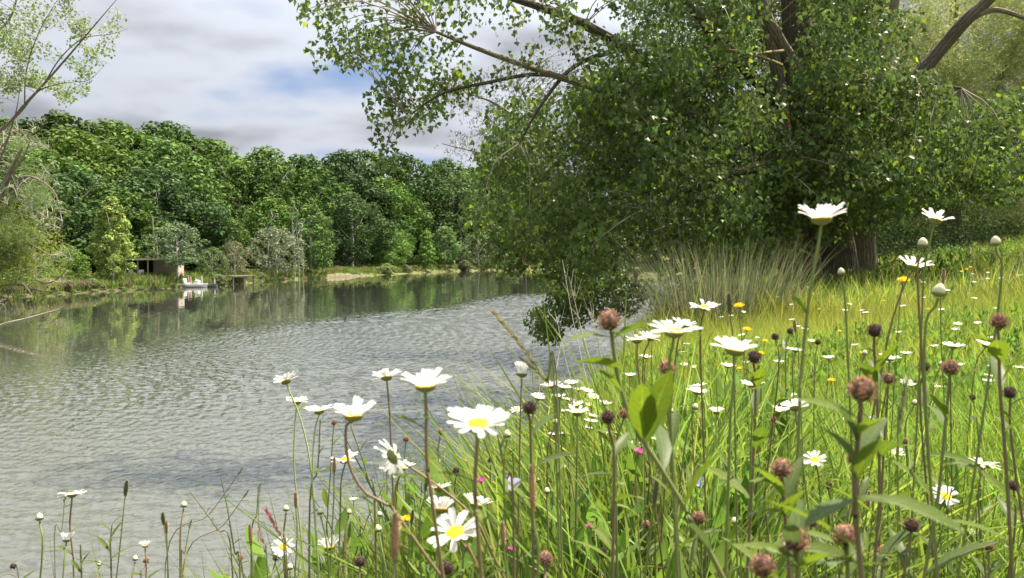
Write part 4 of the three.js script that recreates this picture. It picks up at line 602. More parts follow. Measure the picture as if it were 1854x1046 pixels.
const veins = dataTex(128, 256, (u, v) => { const s = Math.abs(u - 0.5) * 2, mid = Math.exp(-((s / 0.07) ** 2)), side = Math.pow(Math.abs(Math.sin((v * 9 - s * 1.3) * Math.PI)), 14) * (1 - s) * 0.6, b = fbm(u * 6, v * 12, 3, 4), spot = b > 0.72 ? (b - 0.72) * 4 : 0, k = 0.78 + 0.2 * mid + 0.12 * side + 0.16 * (fbm(u * 20, v * 40, 1, 3) - 0.5); return [clamp(k + spot * 0.5, 0, 1), clamp(k - spot * 0.2, 0, 1), clamp(k * 0.95 - spot * 0.3, 0, 1)]; }, true);
const veinBump = dataTex(128, 256, (u, v) => { const s = Math.abs(u - 0.5) * 2, h = 0.6 - 0.5 * Math.exp(-((s / 0.08) ** 2)) - 0.25 * Math.pow(Math.abs(Math.sin((v * 9 - s * 1.3) * Math.PI)), 10) * (1 - s); return [h, h, h]; });
const leafGreen = [leafy({ color: lin(0.17, 0.27, 0.024), transmission: 0.55, clearcoat: 0.2, clearcoatRoughness: 0.45, map: veins, bumpMap: veinBump, bumpScale: 0.0008 }), leafy({ color: lin(0.24, 0.36, 0.024), transmission: 0.6, clearcoat: 0.2, clearcoatRoughness: 0.45, map: veins, bumpMap: veinBump, bumpScale: 0.0008 }), leafy({ color: lin(0.16, 0.24, 0.07), transmission: 0.45, clearcoat: 0.3, clearcoatRoughness: 0.4, map: veins, bumpMap: veinBump, bumpScale: 0.0008 })];
const fr = RNG(77);
// the way a flower faces: openness = how far one looks into it (degrees), roll = lean sideways
function facing(H, open, roll) { const c = V(0, EYE, 0).sub(H).normalize(), up = V(0, 1, 0).addScaledVector(c, -c.y).normalize(), a = open * Math.PI / 180; return up.multiplyScalar(Math.cos(a)).addScaledVector(c, Math.sin(a)).applyAxisAngle(c, -roll * Math.PI / 180).normalize(); }
function stemPath(H, n, path, d, lean) {                       // from the ground to the head
  if (path) { const pts = path.map(([u, v]) => P(u, v, d)), e = pts[pts.length - 1]; const g = G(e.x, e.z); if (e.y > g + 0.05) { const b = pts.length > 1 ? pts[pts.length - 2] : H, sl = clamp((e.x - b.x) / Math.max(0.02, b.y - e.y), -0.8, 0.8), dy = e.y - g; pts.push(V(e.x + sl * dy * 0.45, e.y - dy * 0.5, e.z + 0.01)); pts.push(V(e.x + sl * dy * 0.65, G(e.x + sl * dy * 0.65, e.z) - 0.02, e.z)); } return [H, ...pts].reverse(); }
  const g0 = G(H.x, H.z), hgt = H.y - g0, bx = H.x + lean[0] * hgt - n.x * 0.08, bz = H.z + lean[1] * hgt - n.z * 0.08, k = Math.min(0.07, hgt * 0.2);
  const B = V(bx, G(bx, bz) - 0.01, bz), top = H.clone().addScaledVector(n, -k), mid = B.clone().lerp(top, 0.55).add(V(rr(fr, -0.02, 0.02), 0, rr(fr, -0.02, 0.02)));
  return [B, mid, top, H];
}
const stemTone = { green: (t) => [lerp(0.17, 0.15, t), lerp(0.19, 0.2, t), lerp(0.06, 0.045, t)], red: (t) => t > 0.9 ? [0.16, 0.2, 0.045] : [lerp(0.16, 0.19, t), lerp(0.13, 0.13, t), 0.06], pale: () => [0.33, 0.4, 0.16] };
function flowerStem(o, pts, r0, r1, tone) { const mb = new MB(), n = pts.length - 1; tube(mb, pts.map((p, i) => [p.clone().sub(o.position), lerp(r0, r1, i / n)]), 18, 6, tone); return mesh('stem', mb.build(), M.stem, o); }
function daisy(u, v, s, open, roll, cup, o_ = {}) {
  const size = o_.size || rr(fr, 0.93, 1.07), d = o_.d || 0.0525 * size * F / s, H = P(u, v, d), n = facing(H, open, roll), k = o_.scale || 1;
  const lean = o_.lean || [rr(fr, -0.12, 0.12), rr(fr, -0.1, 0.1)], pts = stemPath(H.clone().addScaledVector(n, -0.005 * size), n, o_.path, d, lean);
  const zone = d >= 6 ? ['tiny white daisy far up the meadow slope near the poplar', 'daisies far up the slope'] : d >= 3 ? ['tiny white daisy halfway up the meadow slope', 'daisies halfway up the slope'] : u < 960 ? ['small white daisy at the front among the stems over the water', 'small daisies over the water'] : u < 1330 ? ['small white daisy in the crowd along the grassy water edge', 'small daisies along the water edge'] : ['small white daisy in the grass among the tall knapweeds', 'small daisies among the knapweeds'];
  if (o_.bud) zone[0] = u < 700 ? 'small closed cream daisy bud over the water at the front' : 'small closed cream daisy bud in the meadow grass', zone[1] = u < 700 ? 'daisy buds over the water' : 'daisy buds in the meadow';
  const t = thing(o_.bud ? 'daisy_bud' : 'daisy', o_.label || zone[0], 'daisy', o_.label ? 'white daisies at the front of the meadow' : zone[1], pts[0].clone());
  const tone = o_.tone || (fr() < 0.5 ? 'red' : 'green');
  flowerStem(t, pts, 0.0017, s < 60 && d > 1.2 ? 0.0016 : 0.0013, stemTone[tone]);
  const head = new THREE.Group(); head.name = 'flower_head'; t.add(head); head.position.copy(H).sub(t.position); head.quaternion.setFromUnitVectors(V(0, 1, 0), n); head.rotateY(fr() * 6.28); head.scale.setScalar(size * k);
  mesh('involucre', involucreGeo, M.stem, head);
  if (o_.bud) { mesh('bud', budGeo, M.bud, head); } else {
    if (cup < 62) mesh('disc', discGeo, M.disc, head);
    if (s >= 40) { const np = 18 + Math.floor(fr() * 5), gap = o_.gap; for (let i = 0; i < np; i++) { const a = i / np * 6.2832 + rr(fr, -0.09, 0.09); if ((gap && ((a / 6.2832 * 10) | 0) % 10 < gap) || fr() < 0.05) continue; const pm = mesh('petal', petals[Math.floor(fr() * 3)], M.petal, head); petalMatrix(fr, a, (cup + rr(fr, -12, 12) + (fr() < 0.08 ? rr(fr, -30, 10) : 0) + (o_.ruffle ? rr(fr, -14, 14) : 0)) * Math.PI / 180, rr(fr, 0.85, 1.12)).decompose(pm.position, pm.quaternion, pm.scale); } }
    else mesh('corolla', corolla(cup, Math.floor(fr() * 3)), M.petal, head);
  }
  if (s > 24) { const nl = 4 + Math.floor(fr() * 4), cv = new THREE.CatmullRomCurve3(pts); for (let i = 0; i < nl; i++) { const p = cv.getPoint(rr(fr, 0.15, 0.8)).sub(t.position), a = fr() * 6.28; leafMesh(t, toothLeaf, p, V(Math.cos(a), rr(fr, 0.3, 1.2), Math.sin(a)), rr(fr, 0.018, 0.04), leafGreen[Math.floor(fr() * 2)], fr); } }
  return t;
}
const budGeo = (() => { const mb = new MB(), prof = [[0.0074, 0], [0.0078, 0.003], [0.0066, 0.007], [0.0042, 0.0105], [0.0015, 0.0125], [0, 0.013]], m = 14; for (const [q, y] of prof) for (let j = 0; j < m; j++) { const a = j / m * 6.2832, f = j % 2 ? 0.9 : 1.05; mb.vert(Math.cos(a) * q * f, y, Math.sin(a) * q * f, 0, 1, 0, y < 0.003 ? [0.34, 0.4, 0.15] : [0.62, 0.6, 0.38]); } for (let i = 0; i < prof.length - 1; i++) for (let j = 0; j < m; j++) { const a = i * m + j, b = i * m + (j + 1) % m; mb.quad(a, a + m, b + m, b); } const g = mb.build(); g.computeVertexNormals(); return g; })();
const D = (u, v, s, open, roll, cup, label, o = {}) => daisy(u, v, s, open, roll, cup, { label, ...o });
D(866, 768, 130, 27, 2, 14, 'widest open daisy with broad yellow centre against the water', { path: [[862, 830], [860, 900], [868, 1000]], tone: 'red' });
D(770, 698, 110, 12, 0, 27, 'large daisy with upturned petals topping a straight brown stem', { path: [[772, 760], [774, 850], [790, 960]], tone: 'red' });
D(700, 683, 60, -10, -4, 28, 'daisy seen from below behind the large upturned daisy', { path: [[705, 740], [708, 800], [712, 900]], tone: 'red' });
D(640, 752, 100, 9, 2, 32, 'ragged daisy with few broad petals on a curving red stem', { path: [[626, 775], [632, 840], [660, 890], [705, 918], [760, 990]], tone: 'red', ruffle: true });
D(578, 744, 56, 1, -6, 22, 'daisy seen edge-on just left of the ragged daisy', { tone: 'pale', path: [[570, 780], [566, 860], [572, 960]] });
D(538, 727, 46, 4, 4, 26, 'daisy on a pale stem second from the left by the water', { tone: 'pale', path: [[534, 770], [533, 850], [545, 970]] });
D(518, 690, 52, -14, -16, 24, 'leaning daisy showing its green underside above the water', { tone: 'pale', path: [[525, 710], [545, 760], [562, 840], [570, 940]] });
D(625, 832, 60, 20, -6, 18, 'half-plucked daisy with spread petals below the ragged daisy', { path: [[618, 870], [616, 940]], gap: 2 });
D(824, 964, 110, 38, -16, 14, 'daisy tilted to the viewer low in the grass with petals folded', { path: [[850, 1000], [880, 1060]], ruffle: true });
D(712, 826, 84, -26, 62, -22, 'nodding daisy facing away with drooping petals', { path: [[730, 838], [800, 885], [860, 940], [900, 1020]], tone: 'red' });
D(798, 922, 72, 0, 4, 46, 'daisy half closed upward beside the nodding one', { tone: 'green' });
D(862, 914, 66, 0, 14, 42, 'cupped daisy above the tilted low daisy', { tone: 'green' });
D(795, 884, 52, -10, 0, 20, 'daisy with hidden centre just under the big straight stem', {});
D(727, 846, 56, 12, 10, 26, 'pale daisy behind the drooping nodding daisy', {});
D(513, 990, 44, 64, 0, 6, 'round daisy with a green centre facing the viewer', {});
D(597, 990, 54, 10, -6, 52, 'cream half open daisy low beside the broad grass leaves', { path: [[610, 1010], [625, 1060]], tone: 'red' });
D(131, 895, 50, 1, 2, 6, 'flat daisy seen edge-on at the lower left over the water', { tone: 'red', path: [[127, 950], [133, 1010], [134, 1050]] });
D(121, 977, 30, 0, 6, 64, 'half open cupped daisy under the flat edge-on daisy', { scale: 0.8, d: 1.35 });
D(263, 988, 22, 8, 0, 48, 'tiny half open daisy at the lower left by the plantain', { scale: 0.7, d: 1.6 });
D(945, 676, 30, 0, 2, 76, 'closed white daisy bud standing against the ripples', { scale: 1.0, d: 1.2, tone: 'red' });
D(1487, 396, 104, -4, 0, 30, 'highest daisy of all, seen from below before the dark trunk', { path: [[1482, 440], [1466, 530], [1450, 680], [1445, 800]], tone: 'green' });
D(1694, 398, 64, -10, 16, 30, 'tilted high daisy before the dark bushes', { path: [[1685, 430], [1672, 500], [1668, 600], [1660, 760]], tone: 'green' });
D(1654, 483, 68, -9, 14, 28, 'daisy with swept petals below the tilted high one', { path: [[1640, 510], [1615, 580], [1590, 700]], tone: 'red' });
D(1275, 556, 60, 19, 4, 12, 'open daisy in front of the rush tussock', {});
D(1220, 600, 106, 10, 2, 15, 'broad white daisy with thin yellow centre above the leaning knapweed leaf', { tone: 'green' });
D(1238, 588, 52, 4, 12, 24, 'daisy half hidden behind the broad one', {});
D(1153, 616, 54, -4, -4, 16, 'daisy at the water edge left of the broad one', {});
D(1176, 612, 46, 2, 10, 26, 'daisy tucked between the two white ones by the water', {});
D(1330, 634, 96, 4, 8, 32, 'large upswept daisy touching a dark knapweed head', { tone: 'green', path: [[1328, 690], [1322, 760], [1318, 900]] });
D(1262, 710, 44, 4, 8, 20, 'tilted daisy in the grass below the upswept one', {});
D(1362, 698, 48, 0, 0, 24, 'edge-on daisy under the dark knapweed head', {});
D(1440, 738, 60, -18, -8, 22, 'daisy turned away with spread petals behind the brown stem', {});
D(1045, 748, 52, -6, 0, 26, 'daisy seen from under at the grassy water edge', {});
D(998, 698, 42, 10, -10, 24, 'daisy at the lake edge beside the grass spike', {});
D(1475, 832, 46, 40, -10, 10, 'daisy with tilted orange centre among the brown knapweed heads', {});
D(1778, 840, 64, 3, 2, 10, 'flat wide daisy low at the right edge of the meadow', {});
D(1712, 898, 54, 46, 10, 8, 'daisy facing the viewer beside a slanting brown stem', { gap: 1 });
D(1747, 966, 44, 0, 0, 34, 'cupped daisy at the lower right under the flat one', {});
D(1725, 627, 42, 0, 2, 20, 'level daisy right of the high daisy stems', {});
D(1195, 797, 44, 3, 0, 16, 'level daisy behind the large knapweed leaf', {});
D(1610, 650, 42, 0, 4, 24, 'daisy between the two tall knapweeds', {});
D(1092, 968, 44, 34, 60, 8, 'daisy with few petals turned sideways low in the grass', { gap: 4 });
for (const [u, v, s, a, ro, c] of [[790, 833, 26, 20, 0, 10], [700, 850, 32, 0, 0, 24], [1318, 663, 31, 8, 6, 22], [1170, 647, 28, 4, 4, 22], [1020, 702, 34, 4, 8, 26], [1012, 718, 30, 0, 0, 24], [1075, 719, 29, 20, 8, 12], [1048, 706, 22, 0, 0, 30], [1068, 734, 23, 10, 0, 24], [1072, 754, 30, 0, 14, 20], [935, 742, 27, 25, 0, 8], [1140, 680, 29, 4, 0, 26], [1190, 730, 31, 10, 0, 20], [1297, 746, 35, -4, 0, 40], [1430, 718, 30, -6, 0, 34], [1785, 625, 38, 0, 18, 24], [1595, 657, 30, 0, 0, 24], [1440, 634, 36, 0, 4, 14], [1640, 691, 23, 25, 0, 12], [1800, 665, 26, 0, 6, 16], [1845, 666, 24, 0, 0, 18], [1455, 824, 26, 0, 0, 20], [1625, 820, 33, 25, 0, 10], [1672, 815, 28, 0, 0, 66], [1270, 772, 26, 6, 0, 18], [1285, 798, 23, 6, 0, 18], [1290, 806, 20, 10, 0, 12], [1125, 807, 31, 2, 0, 18], [1072, 832, 25, 5, 0, 16], [1095, 832, 23, 8, 0, 16], [1102, 857, 28, 12, 4, 14], [1045, 795, 28, 4, 0, 20], [985, 779, 23, 8, 0, 18], [1290, 861, 23, 10, 0, 18], [1225, 1000, 21, 10, 0, 18], [1210, 925, 26, 40, 0, 4], [1640, 640, 22, 4, 0, 20], [1500, 648, 24, 6, 0, 20], [1380, 745, 24, 10, 0, 20], [1590, 760, 34, 4, 0, 18], [1560, 700, 24, 6, 0, 20], [1820, 760, 22, 6, 0, 20], [1700, 700, 20, 10, 0, 16], [1240, 770, 22, 6, 0, 20], [1340, 790, 22, 10, 0, 18], [1020, 745, 24, 6, 0, 24], [975, 715, 22, 8, 0, 20], [960, 905, 26, 10, 0, 20], [640, 905, 22, 10, 0, 30], [1790, 690, 24, 8, 0, 22], [1530, 760, 22, 10, 0, 18], [1410, 655, 22, 6, 0, 20], [1800, 838, 20, 10, 0, 20], [1350, 880, 24, 10, 0, 20], [1120, 770, 22, 6, 0, 22], [1150, 760, 22, 6, 0, 20]]) daisy(u, v, s, a, ro, c);
{ const r = RNG(411); for (let i = 0; i < 34; i++) daisy(rr(r, 960, 1420), rr(r, 690, 900), rr(r, 22, 34), rr(r, 0, 18), rr(r, -14, 14), rr(r, 8, 34)); }
{ // daisies farther off in the meadow, set out on the ground
  const r = RNG(401);
  for (let i = 0; i < 60; i++) { const d = rr(r, 3, 10), x = rr(r, crestX(d) + 0.3, Math.max(crestX(d) + 1, 0.72 * d)), Y = G(x, -d) + rr(r, 0.36, 0.52) - EYE, depth = Y * sp + d * cp; daisy(CX + x / depth * F, CY - (Y * cp - d * sp) / depth * F, 0.0525 * F / depth, rr(r, 0, 20), rr(r, -12, 12), rr(r, 8, 30), { d: depth }); }
}
for (const [u, v, s, dd] of [[72, 938, 17, 1.25], [333, 915, 14, 1.4], [245, 1012, 12, 1.5], [180, 1022, 11, 1.5], [518, 922, 14, 1.3], [580, 928, 16, 1.2], [632, 928, 12, 1.4], [687, 932, 12, 1.4], [685, 959, 17, 1.1], [525, 1028, 15, 1.2], [1523, 494, 17, 1.0], [1700, 530, 30, 0.68], [1670, 443, 23, 0.85], [1802, 440, 23, 0.85], [1258, 738, 15, 1.4], [918, 788, 18, 0.9], [1005, 765, 14, 1.4], [1655, 730, 13, 1.6], [1565, 640, 12, 1.8], [1703, 660, 12, 1.9], [1330, 945, 16, 1.1], [1160, 720, 12, 1.8], [1215, 745, 12, 1.8], [990, 890, 14, 1.3], [1420, 990, 16, 1.0]]) daisy(u, v, s, 4, rr(fr, -14, 14), 0, { bud: true, d: dd, scale: s * dd / F / 0.0225, size: 1, label: { 1700: 'largest cream daisy bud, pointed, right of the swept daisy', 1802: 'cream bud before the shaded grass at the upper right', 1523: 'cream bud before the foot of the poplar trunk', 1670: 'white bud beside the stem of the tilted high daisy', 72: 'closed bud on the stem farthest left over the water', 918: 'green and white bud left of the dark knapweed head' }[u] });

// ---------------------------------------------------------------- knapweed: scaly round heads on ridged stems with lance leaves
const knapHeads = [0, 1, 2].map((k) => { const mb = new MB(), r = RNG(500 + k), core = new THREE.SphereGeometry(0.0062, 12, 9), dark = k === 1, c0 = dark ? [0.05, 0.03, 0.025] : [0.09, 0.05, 0.035]; mb.geo(core, new THREE.Matrix4().makeScale(1, 1.02, 1), c0);
  for (let i = 0; i < 84; i++) { const t = (i + 0.5) / 84, y = 1 - 1.85 * t, a = i * 2.39996 + rr(r, -0.2, 0.2), s = Math.sqrt(Math.max(0, 1 - y * y)), n = V(Math.cos(a) * s, y, Math.sin(a) * s), tg = V(rr(r, -0.3, 0.3), 1, rr(r, -0.3, 0.3)).addScaledVector(n, -n.y).normalize(), bi = n.clone().cross(tg).normalize(), p = n.clone().multiplyScalar(0.0063), c = vary(r, dark ? [0.16, 0.085, 0.08] : k ? [0.56, 0.33, 0.22] : [0.48, 0.27, 0.2], 0.45, 0.12);
    mb.face([p.clone().addScaledVector(bi, -0.0011), p.clone().addScaledVector(bi, 0.0011), p.clone().addScaledVector(tg, 0.0024).addScaledVector(n, 0.0016).addScaledVector(bi, 0.0007), p.clone().addScaledVector(tg, 0.0024).addScaledVector(n, 0.0016).addScaledVector(bi, -0.0007)], c.map((x) => x * 0.6));
    const q = p.clone().addScaledVector(tg, 0.0018).addScaledVector(n, 0.0012);
    for (let j = 0; j < 13; j++) { const f = j / 12 - 0.5, an = f * 4.2, L = rr(r, 0.0016, 0.0032), dir = tg.clone().multiplyScalar(Math.cos(an)).addScaledVector(bi, Math.sin(an)).addScaledVector(n, rr(r, 0.3, 1.3)).normalize(), sd = dir.clone().cross(n).normalize(); mb.face([q.clone().addScaledVector(sd, -0.0002), q.clone().addScaledVector(sd, 0.0002), q.clone().addScaledVector(dir, L)], vary(r, c, 0.25)); }
  }
  return mb.build(); });
function knapweed(u, v, s, o_ = {}) {
  const dark = o_.dark ? 1 : 0, d = o_.d || 0.0195 * F / s, H = P(u, v, d), n = facing(H, rr(fr, -5, 15), rr(fr, -12, 12)), lean = o_.lean || [rr(fr, -0.1, 0.1), rr(fr, -0.08, 0.08)], pts = stemPath(H.clone().addScaledVector(n, -0.006), n, o_.path, d, lean);
  const t = thing('knapweed', o_.label || 'small knapweed bud on a thin stem among the grass', 'knapweed', o_.label ? 'large knapweed heads at the front' : 'small knapweed heads in the meadow', pts[0].clone());
  const brown = fr() < 0.45, tone = brown ? (q) => [lerp(0.15, 0.17, q), lerp(0.13, 0.12, q), lerp(0.06, 0.07, q)] : (q) => [0.16, lerp(0.17, 0.2, q), 0.06];
  flowerStem(t, pts, 0.0021, 0.0015, tone);
  const h = mesh('flower_head', knapHeads[dark ? 1 : fr() < 0.5 ? 0 : 2], M.bud, t); h.position.copy(H).sub(t.position); h.quaternion.setFromUnitVectors(V(0, 1, 0), n); h.rotateY(fr() * 6.28);
  const cv = new THREE.CatmullRomCurve3(pts), nl = (o_.leaves ?? 3) + 3;
  for (let i = 0; i < nl; i++) { const q = 1 - (0.03 + 0.75 * (i / nl)) + rr(fr, -0.03, 0.03), p = cv.getPoint(clamp(q, 0.05, 0.985)).sub(t.position), a = i * 2.4 + fr() * 0.8; leafMesh(t, lanceLeaf, p, V(Math.cos(a), rr(fr, 0.35, 1.3), Math.sin(a)), (0.02 + 0.05 * Math.min(1, i / 3)) * rr(fr, 0.8, 1.2), leafGreen[i % 3], fr, 1.15); }
  for (const [lu, lv, tu, tv, w, m] of o_.big || []) { const p = P(lu, lv, d), e = P(tu, tv, d - 0.02), L = e.clone().sub(p), k = leafMesh(t, lanceLeaf, p.sub(t.position), L, L.length(), leafGreen[m ?? 1], fr, w); }
  return t;
}
const K = (u, v, s, label, o = {}) => knapweed(u, v, s, { label, ...o });
K(1103, 583, 47, 'pinkish brown knapweed on the long slanting stem over the water', { path: [[1108, 610], [1120, 690], [1148, 770], [1195, 845], [1245, 930], [1310, 1050]], leaves: 0, big: [[1110, 612, 1028, 590, 1.3, 1], [1112, 612, 1175, 565, 1.4, 0], [1108, 605, 1135, 592, 2.2, 1], [1125, 668, 1040, 628, 1.5, 1], [1160, 800, 1168, 675, 1.9, 1], [1172, 800, 1205, 650, 1.5, 0], [1240, 920, 1285, 780, 1.3, 1], [1285, 1000, 1240, 900, 1.4, 2]] });
K(1560, 708, 58, 'biggest rosy brown knapweed head right of the picture middle', { path: [[1558, 745], [1550, 830], [1548, 930], [1560, 1060]], leaves: 2, big: [[1552, 790, 1590, 735, 2.3, 1], [1550, 800, 1525, 700, 1.0, 2], [1548, 840, 1500, 740, 1.2, 2], [1549, 905, 1455, 915, 1.9, 2], [1549, 905, 1640, 895, 1.3, 2], [1550, 870, 1580, 770, 1.4, 0]] });
K(1415, 850, 43, 'brown knapweed head amid grass right of the slanting stem', { path: [[1417, 880], [1422, 950], [1430, 1060]], leaves: 2, big: [[1420, 935, 1440, 870, 2.2, 1], [1418, 900, 1378, 820, 1.6, 1], [1420, 930, 1350, 905, 2.0, 0], [1422, 960, 1470, 900, 1.2, 2]] });
K(1440, 980, 54, 'round brown knapweed head low centre right', { path: [[1442, 1015], [1448, 1070]], leaves: 1, big: [[1442, 1030, 1400, 970, 1.8, 1], [1446, 1030, 1500, 980, 1.5, 1], [1440, 1000, 1425, 920, 1.4, 2]] });
K(1530, 972, 48, 'round brown knapweed head right of the low one', { path: [[1532, 1000], [1536, 1070]], leaves: 1, big: [[1532, 1020, 1552, 975, 2.0, 1], [1534, 1030, 1600, 1000, 1.4, 0], [1534, 1020, 1500, 1000, 2.4, 2]] });
K(1381, 1028, 52, 'lowest brown knapweed head cut near the bottom edge', { leaves: 1, big: [[1385, 1060, 1420, 1000, 1.6, 1]] });
K(1808, 583, 35, 'brown knapweed head with green leaf near the right edge', { path: [[1808, 620], [1810, 700], [1818, 800], [1830, 1000]], leaves: 2, big: [[1812, 655, 1800, 600, 2.2, 1], [1815, 690, 1848, 620, 1.3, 0]] });
K(1583, 600, 31, 'dark knapweed head above the biggest rosy one', { dark: true, path: [[1583, 640], [1588, 730], [1592, 900], [1580, 1050]], leaves: 3, big: [[1586, 680, 1610, 610, 1.6, 1], [1588, 700, 1560, 640, 1.5, 0]] });
K(1365, 648, 29, 'dark knapweed head touching the upswept daisy', { dark: true, path: [[1368, 690], [1366, 780], [1360, 900]], leaves: 2, big: [[1368, 705, 1378, 655, 2, 1], [1364, 760, 1395, 735, 1.8, 1], [1368, 700, 1340, 665, 1.4, 2]] });
K(1207, 667, 33, 'brown knapweed head beside the broad bright leaf', { path: [[1205, 710], [1215, 800], [1225, 950]], leaves: 1, big: [[1208, 725, 1204, 668, 2.4, 1]] });
K(1720, 667, 34, 'brown knapweed head on the tall dark slanting stem', { path: [[1718, 700], [1708, 800], [1698, 900], [1672, 1050]], leaves: 3, big: [[1718, 720, 1765, 640, 1.3, 1], [1714, 760, 1690, 690, 1.5, 0]] });
K(1608, 687, 25, 'small pinkish knapweed head right of the biggest rosy one', { path: [[1605, 740], [1598, 850], [1590, 1000]], leaves: 2, big: [[1600, 750, 1640, 700, 1.4, 2], [1596, 830, 1640, 770, 1.4, 1]] });
K(1650, 953, 31, 'dark knapweed head above the cupped low daisy', { dark: true, leaves: 4 });
K(1828, 712, 27, 'dark knapweed head at the right edge', { dark: true, leaves: 4 });
K(958, 740, 29, 'dark knapweed head against the ripples right of the widest daisy', { dark: true, path: [[960, 770], [962, 850], [965, 1000]], leaves: 3 });
K(1100, 757, 31, 'grey brown knapweed head under the slanting stem', { dark: true, leaves: 4 });
K(1130, 750, 23, 'pale brown knapweed bud touching the slanting stem', { leaves: 3 });
K(1545, 830, 27, 'pinkish knapweed head half hidden by the biggest stem', { leaves: 3 });
K(810, 1030, 29, 'dark knapweed head under the tilted low daisy', { dark: true, leaves: 3 });
K(987, 1012, 31, 'faded brown knapweed head low in the middle', { leaves: 4 });
K(652, 1018, 23, 'dark round knapweed head low beside the plantain', { dark: true, leaves: 3 });
K(1265, 938, 27, 'pinkish knapweed head on the slanting stem foot', { leaves: 3 });
K(1600, 1000, 27, 'faded knapweed head low right of the round pair', { leaves: 4 });
K(1470, 945, 25, 'blurred brown knapweed head between the round pair', { leaves: 3 });
K(826, 852, 14, 'small dark knapweed head on a leaning branch left of the widest daisy', { dark: true, d: 1.7, lean: [0.15, 0] });
K(797, 783, 13, 'small knapweed head between the two big daisies over the water', { d: 1.75, lean: [0.1, 0] });
K(735, 795, 12, 'small brown knapweed head left of the straight daisy stem', { d: 1.8 });
K(1672, 665, 19, 'dark narrow knapweed head left of the slanting dark stem', { dark: true, d: 1.1 });
for (const [u, v, s, dk] of [[888, 835, 13, 1], [1403, 610, 15, 1], [980, 850, 12, 1], [1045, 895, 12, 1], [1065, 885, 12, 0], [1190, 870, 14, 0], [1430, 600, 13, 1], [1240, 855, 13, 1], [1320, 820, 12, 1], [925, 895, 14, 0], [1165, 820, 13, 0], [265, 1015, 13, 0], [435, 1010, 14, 0], [1000, 840, 12, 1], [1480, 620, 12, 1], [1640, 800, 14, 0], [1760, 720, 13, 1], [1400, 760, 13, 0], [1790, 990, 20, 0], [1500, 880, 16, 1], [1170, 950, 18, 0], [1090, 1000, 18, 1], [900, 940, 14, 0], [750, 900, 13, 1], [500, 1010, 14, 1], [605, 765, 12, 0], [24, 1025, 11, 1], [1835, 880, 22, 1]]) knapweed(u, v, s, { dark: dk, d: Math.min(2.6, 0.0185 * F / s) });

// ---------------------------------------------------------------- ribwort plantain spikes
const spikeGeo = [0, 1].map((k) => { const mb = new MB(), r = RNG(600 + k); mb.geo(new THREE.SphereGeometry(0.5, 10, 14), new THREE.Matrix4().makeScale(0.2, 1, 0.2).setPosition(0, 0.5, 0), k ? [0.12, 0.13, 0.06] : [0.28, 0.19, 0.1]); for (let i = 0; i < 200; i++) { const t = (i + 0.5) / 200, a = i * 2.39996, q = 0.1 * Math.sqrt(Math.max(0, 1 - (2 * t - 1) ** 2)) + 0.004, n = V(Math.cos(a), 0.25, Math.sin(a)), p = V(Math.cos(a) * q, t, Math.sin(a) * q), b = V(-Math.sin(a), 0, Math.cos(a)), c = vary(r, k ? (t < 0.3 && r() < 0.5 ? [0.5, 0.42, 0.28] : [0.15, 0.15, 0.07]) : t > 0.8 ? [0.2, 0.15, 0.08] : [0.42, 0.3, 0.17], 0.4); mb.face([p.clone().addScaledVector(b, -0.03), p.clone().addScaledVector(b, 0.03), p.clone().addScaledVector(n, rr(r, 0.03, 0.1)).add(V(0, rr(r, 0.01, 0.04), 0))], c); } return mb.build(); });
function plantain(u, v, len, wid, dark, d, label, lean, path) { const H = P(u, v + len / 2, d), L = len * d / F, n = V(rr(fr, -0.12, 0.12), 1, rr(fr, -0.1, 0.1)).normalize(), pts = stemPath(H, n, path, d, lean || [rr(fr, -0.08, 0.08), 0]), t = thing('plantain', label, 'plantain', 'plantain spikes in the meadow', pts[0].clone()); flowerStem(t, pts, 0.0014, 0.001, () => [0.15, 0.19, 0.055]); const h = mesh('flower_spike', spikeGeo[dark ? 1 : 0], M.bud, t); h.position.copy(H).sub(t.position); h.quaternion.setFromUnitVectors(V(0, 1, 0), n); h.scale.set(L * wid / len * 3.6, L, L * wid / len * 3.6); return t; }
plantain(227, 884, 30, 9, 1, 1.3, 'tall dark plantain spike over the water at lower left');
plantain(297, 938, 24, 8, 1, 1.35, 'left one of two plantain spikes standing close together'); plantain(302, 953, 26, 7, 0, 1.4, 'right one of two plantain spikes standing close together');
plantain(715, 972, 88, 20, 0, 0.5, 'thick brown plantain spike low in the middle', [0.02, 0]); plantain(965, 886, 86, 15, 0, 0.55, 'long pale brown plantain spike beneath the dark knapweed');
plantain(455, 968, 38, 9, 0, 1.1, 'brown plantain spike beside the green-centred daisy'); plantain(912, 968, 48, 11, 0, 0.8, 'slim brown plantain spike left of the faded knapweed'); plantain(1183, 890, 62, 13, 1, 0.7, 'dark green plantain spike right of the grass middle');
plantain(605, 842, 30, 8, 0, 1.2, 'small brown plantain spike behind the half-plucked daisy'); plantain(1322, 550, 42, 12, 1, 0.9, 'plantain spike before the rush tussock'); plantain(1707, 500, 28, 7, 0, 1.3, 'pinkish plantain spike below the largest cream bud'); plantain(770, 872, 40, 9, 1, 1.0, 'dark plantain spike behind the nodding daisy'); plantain(745, 935, 30, 8, 1, 1.1, 'small dark plantain spike above the tilted daisy'); plantain(1440, 590, 22, 8, 0, 1.5, 'faint brown plantain spike beside the tall daisy stem');
plantain(1080, 930, 30, 8, 0, 1.3, 'brown plantain spike deep in the middle grass'); plantain(1570, 905, 34, 9, 0, 1.1, 'brown plantain spike under the pale wide leaf'); plantain(536, 905, 30, 8, 0, 1.3, 'faded plantain spike over the round daisy');

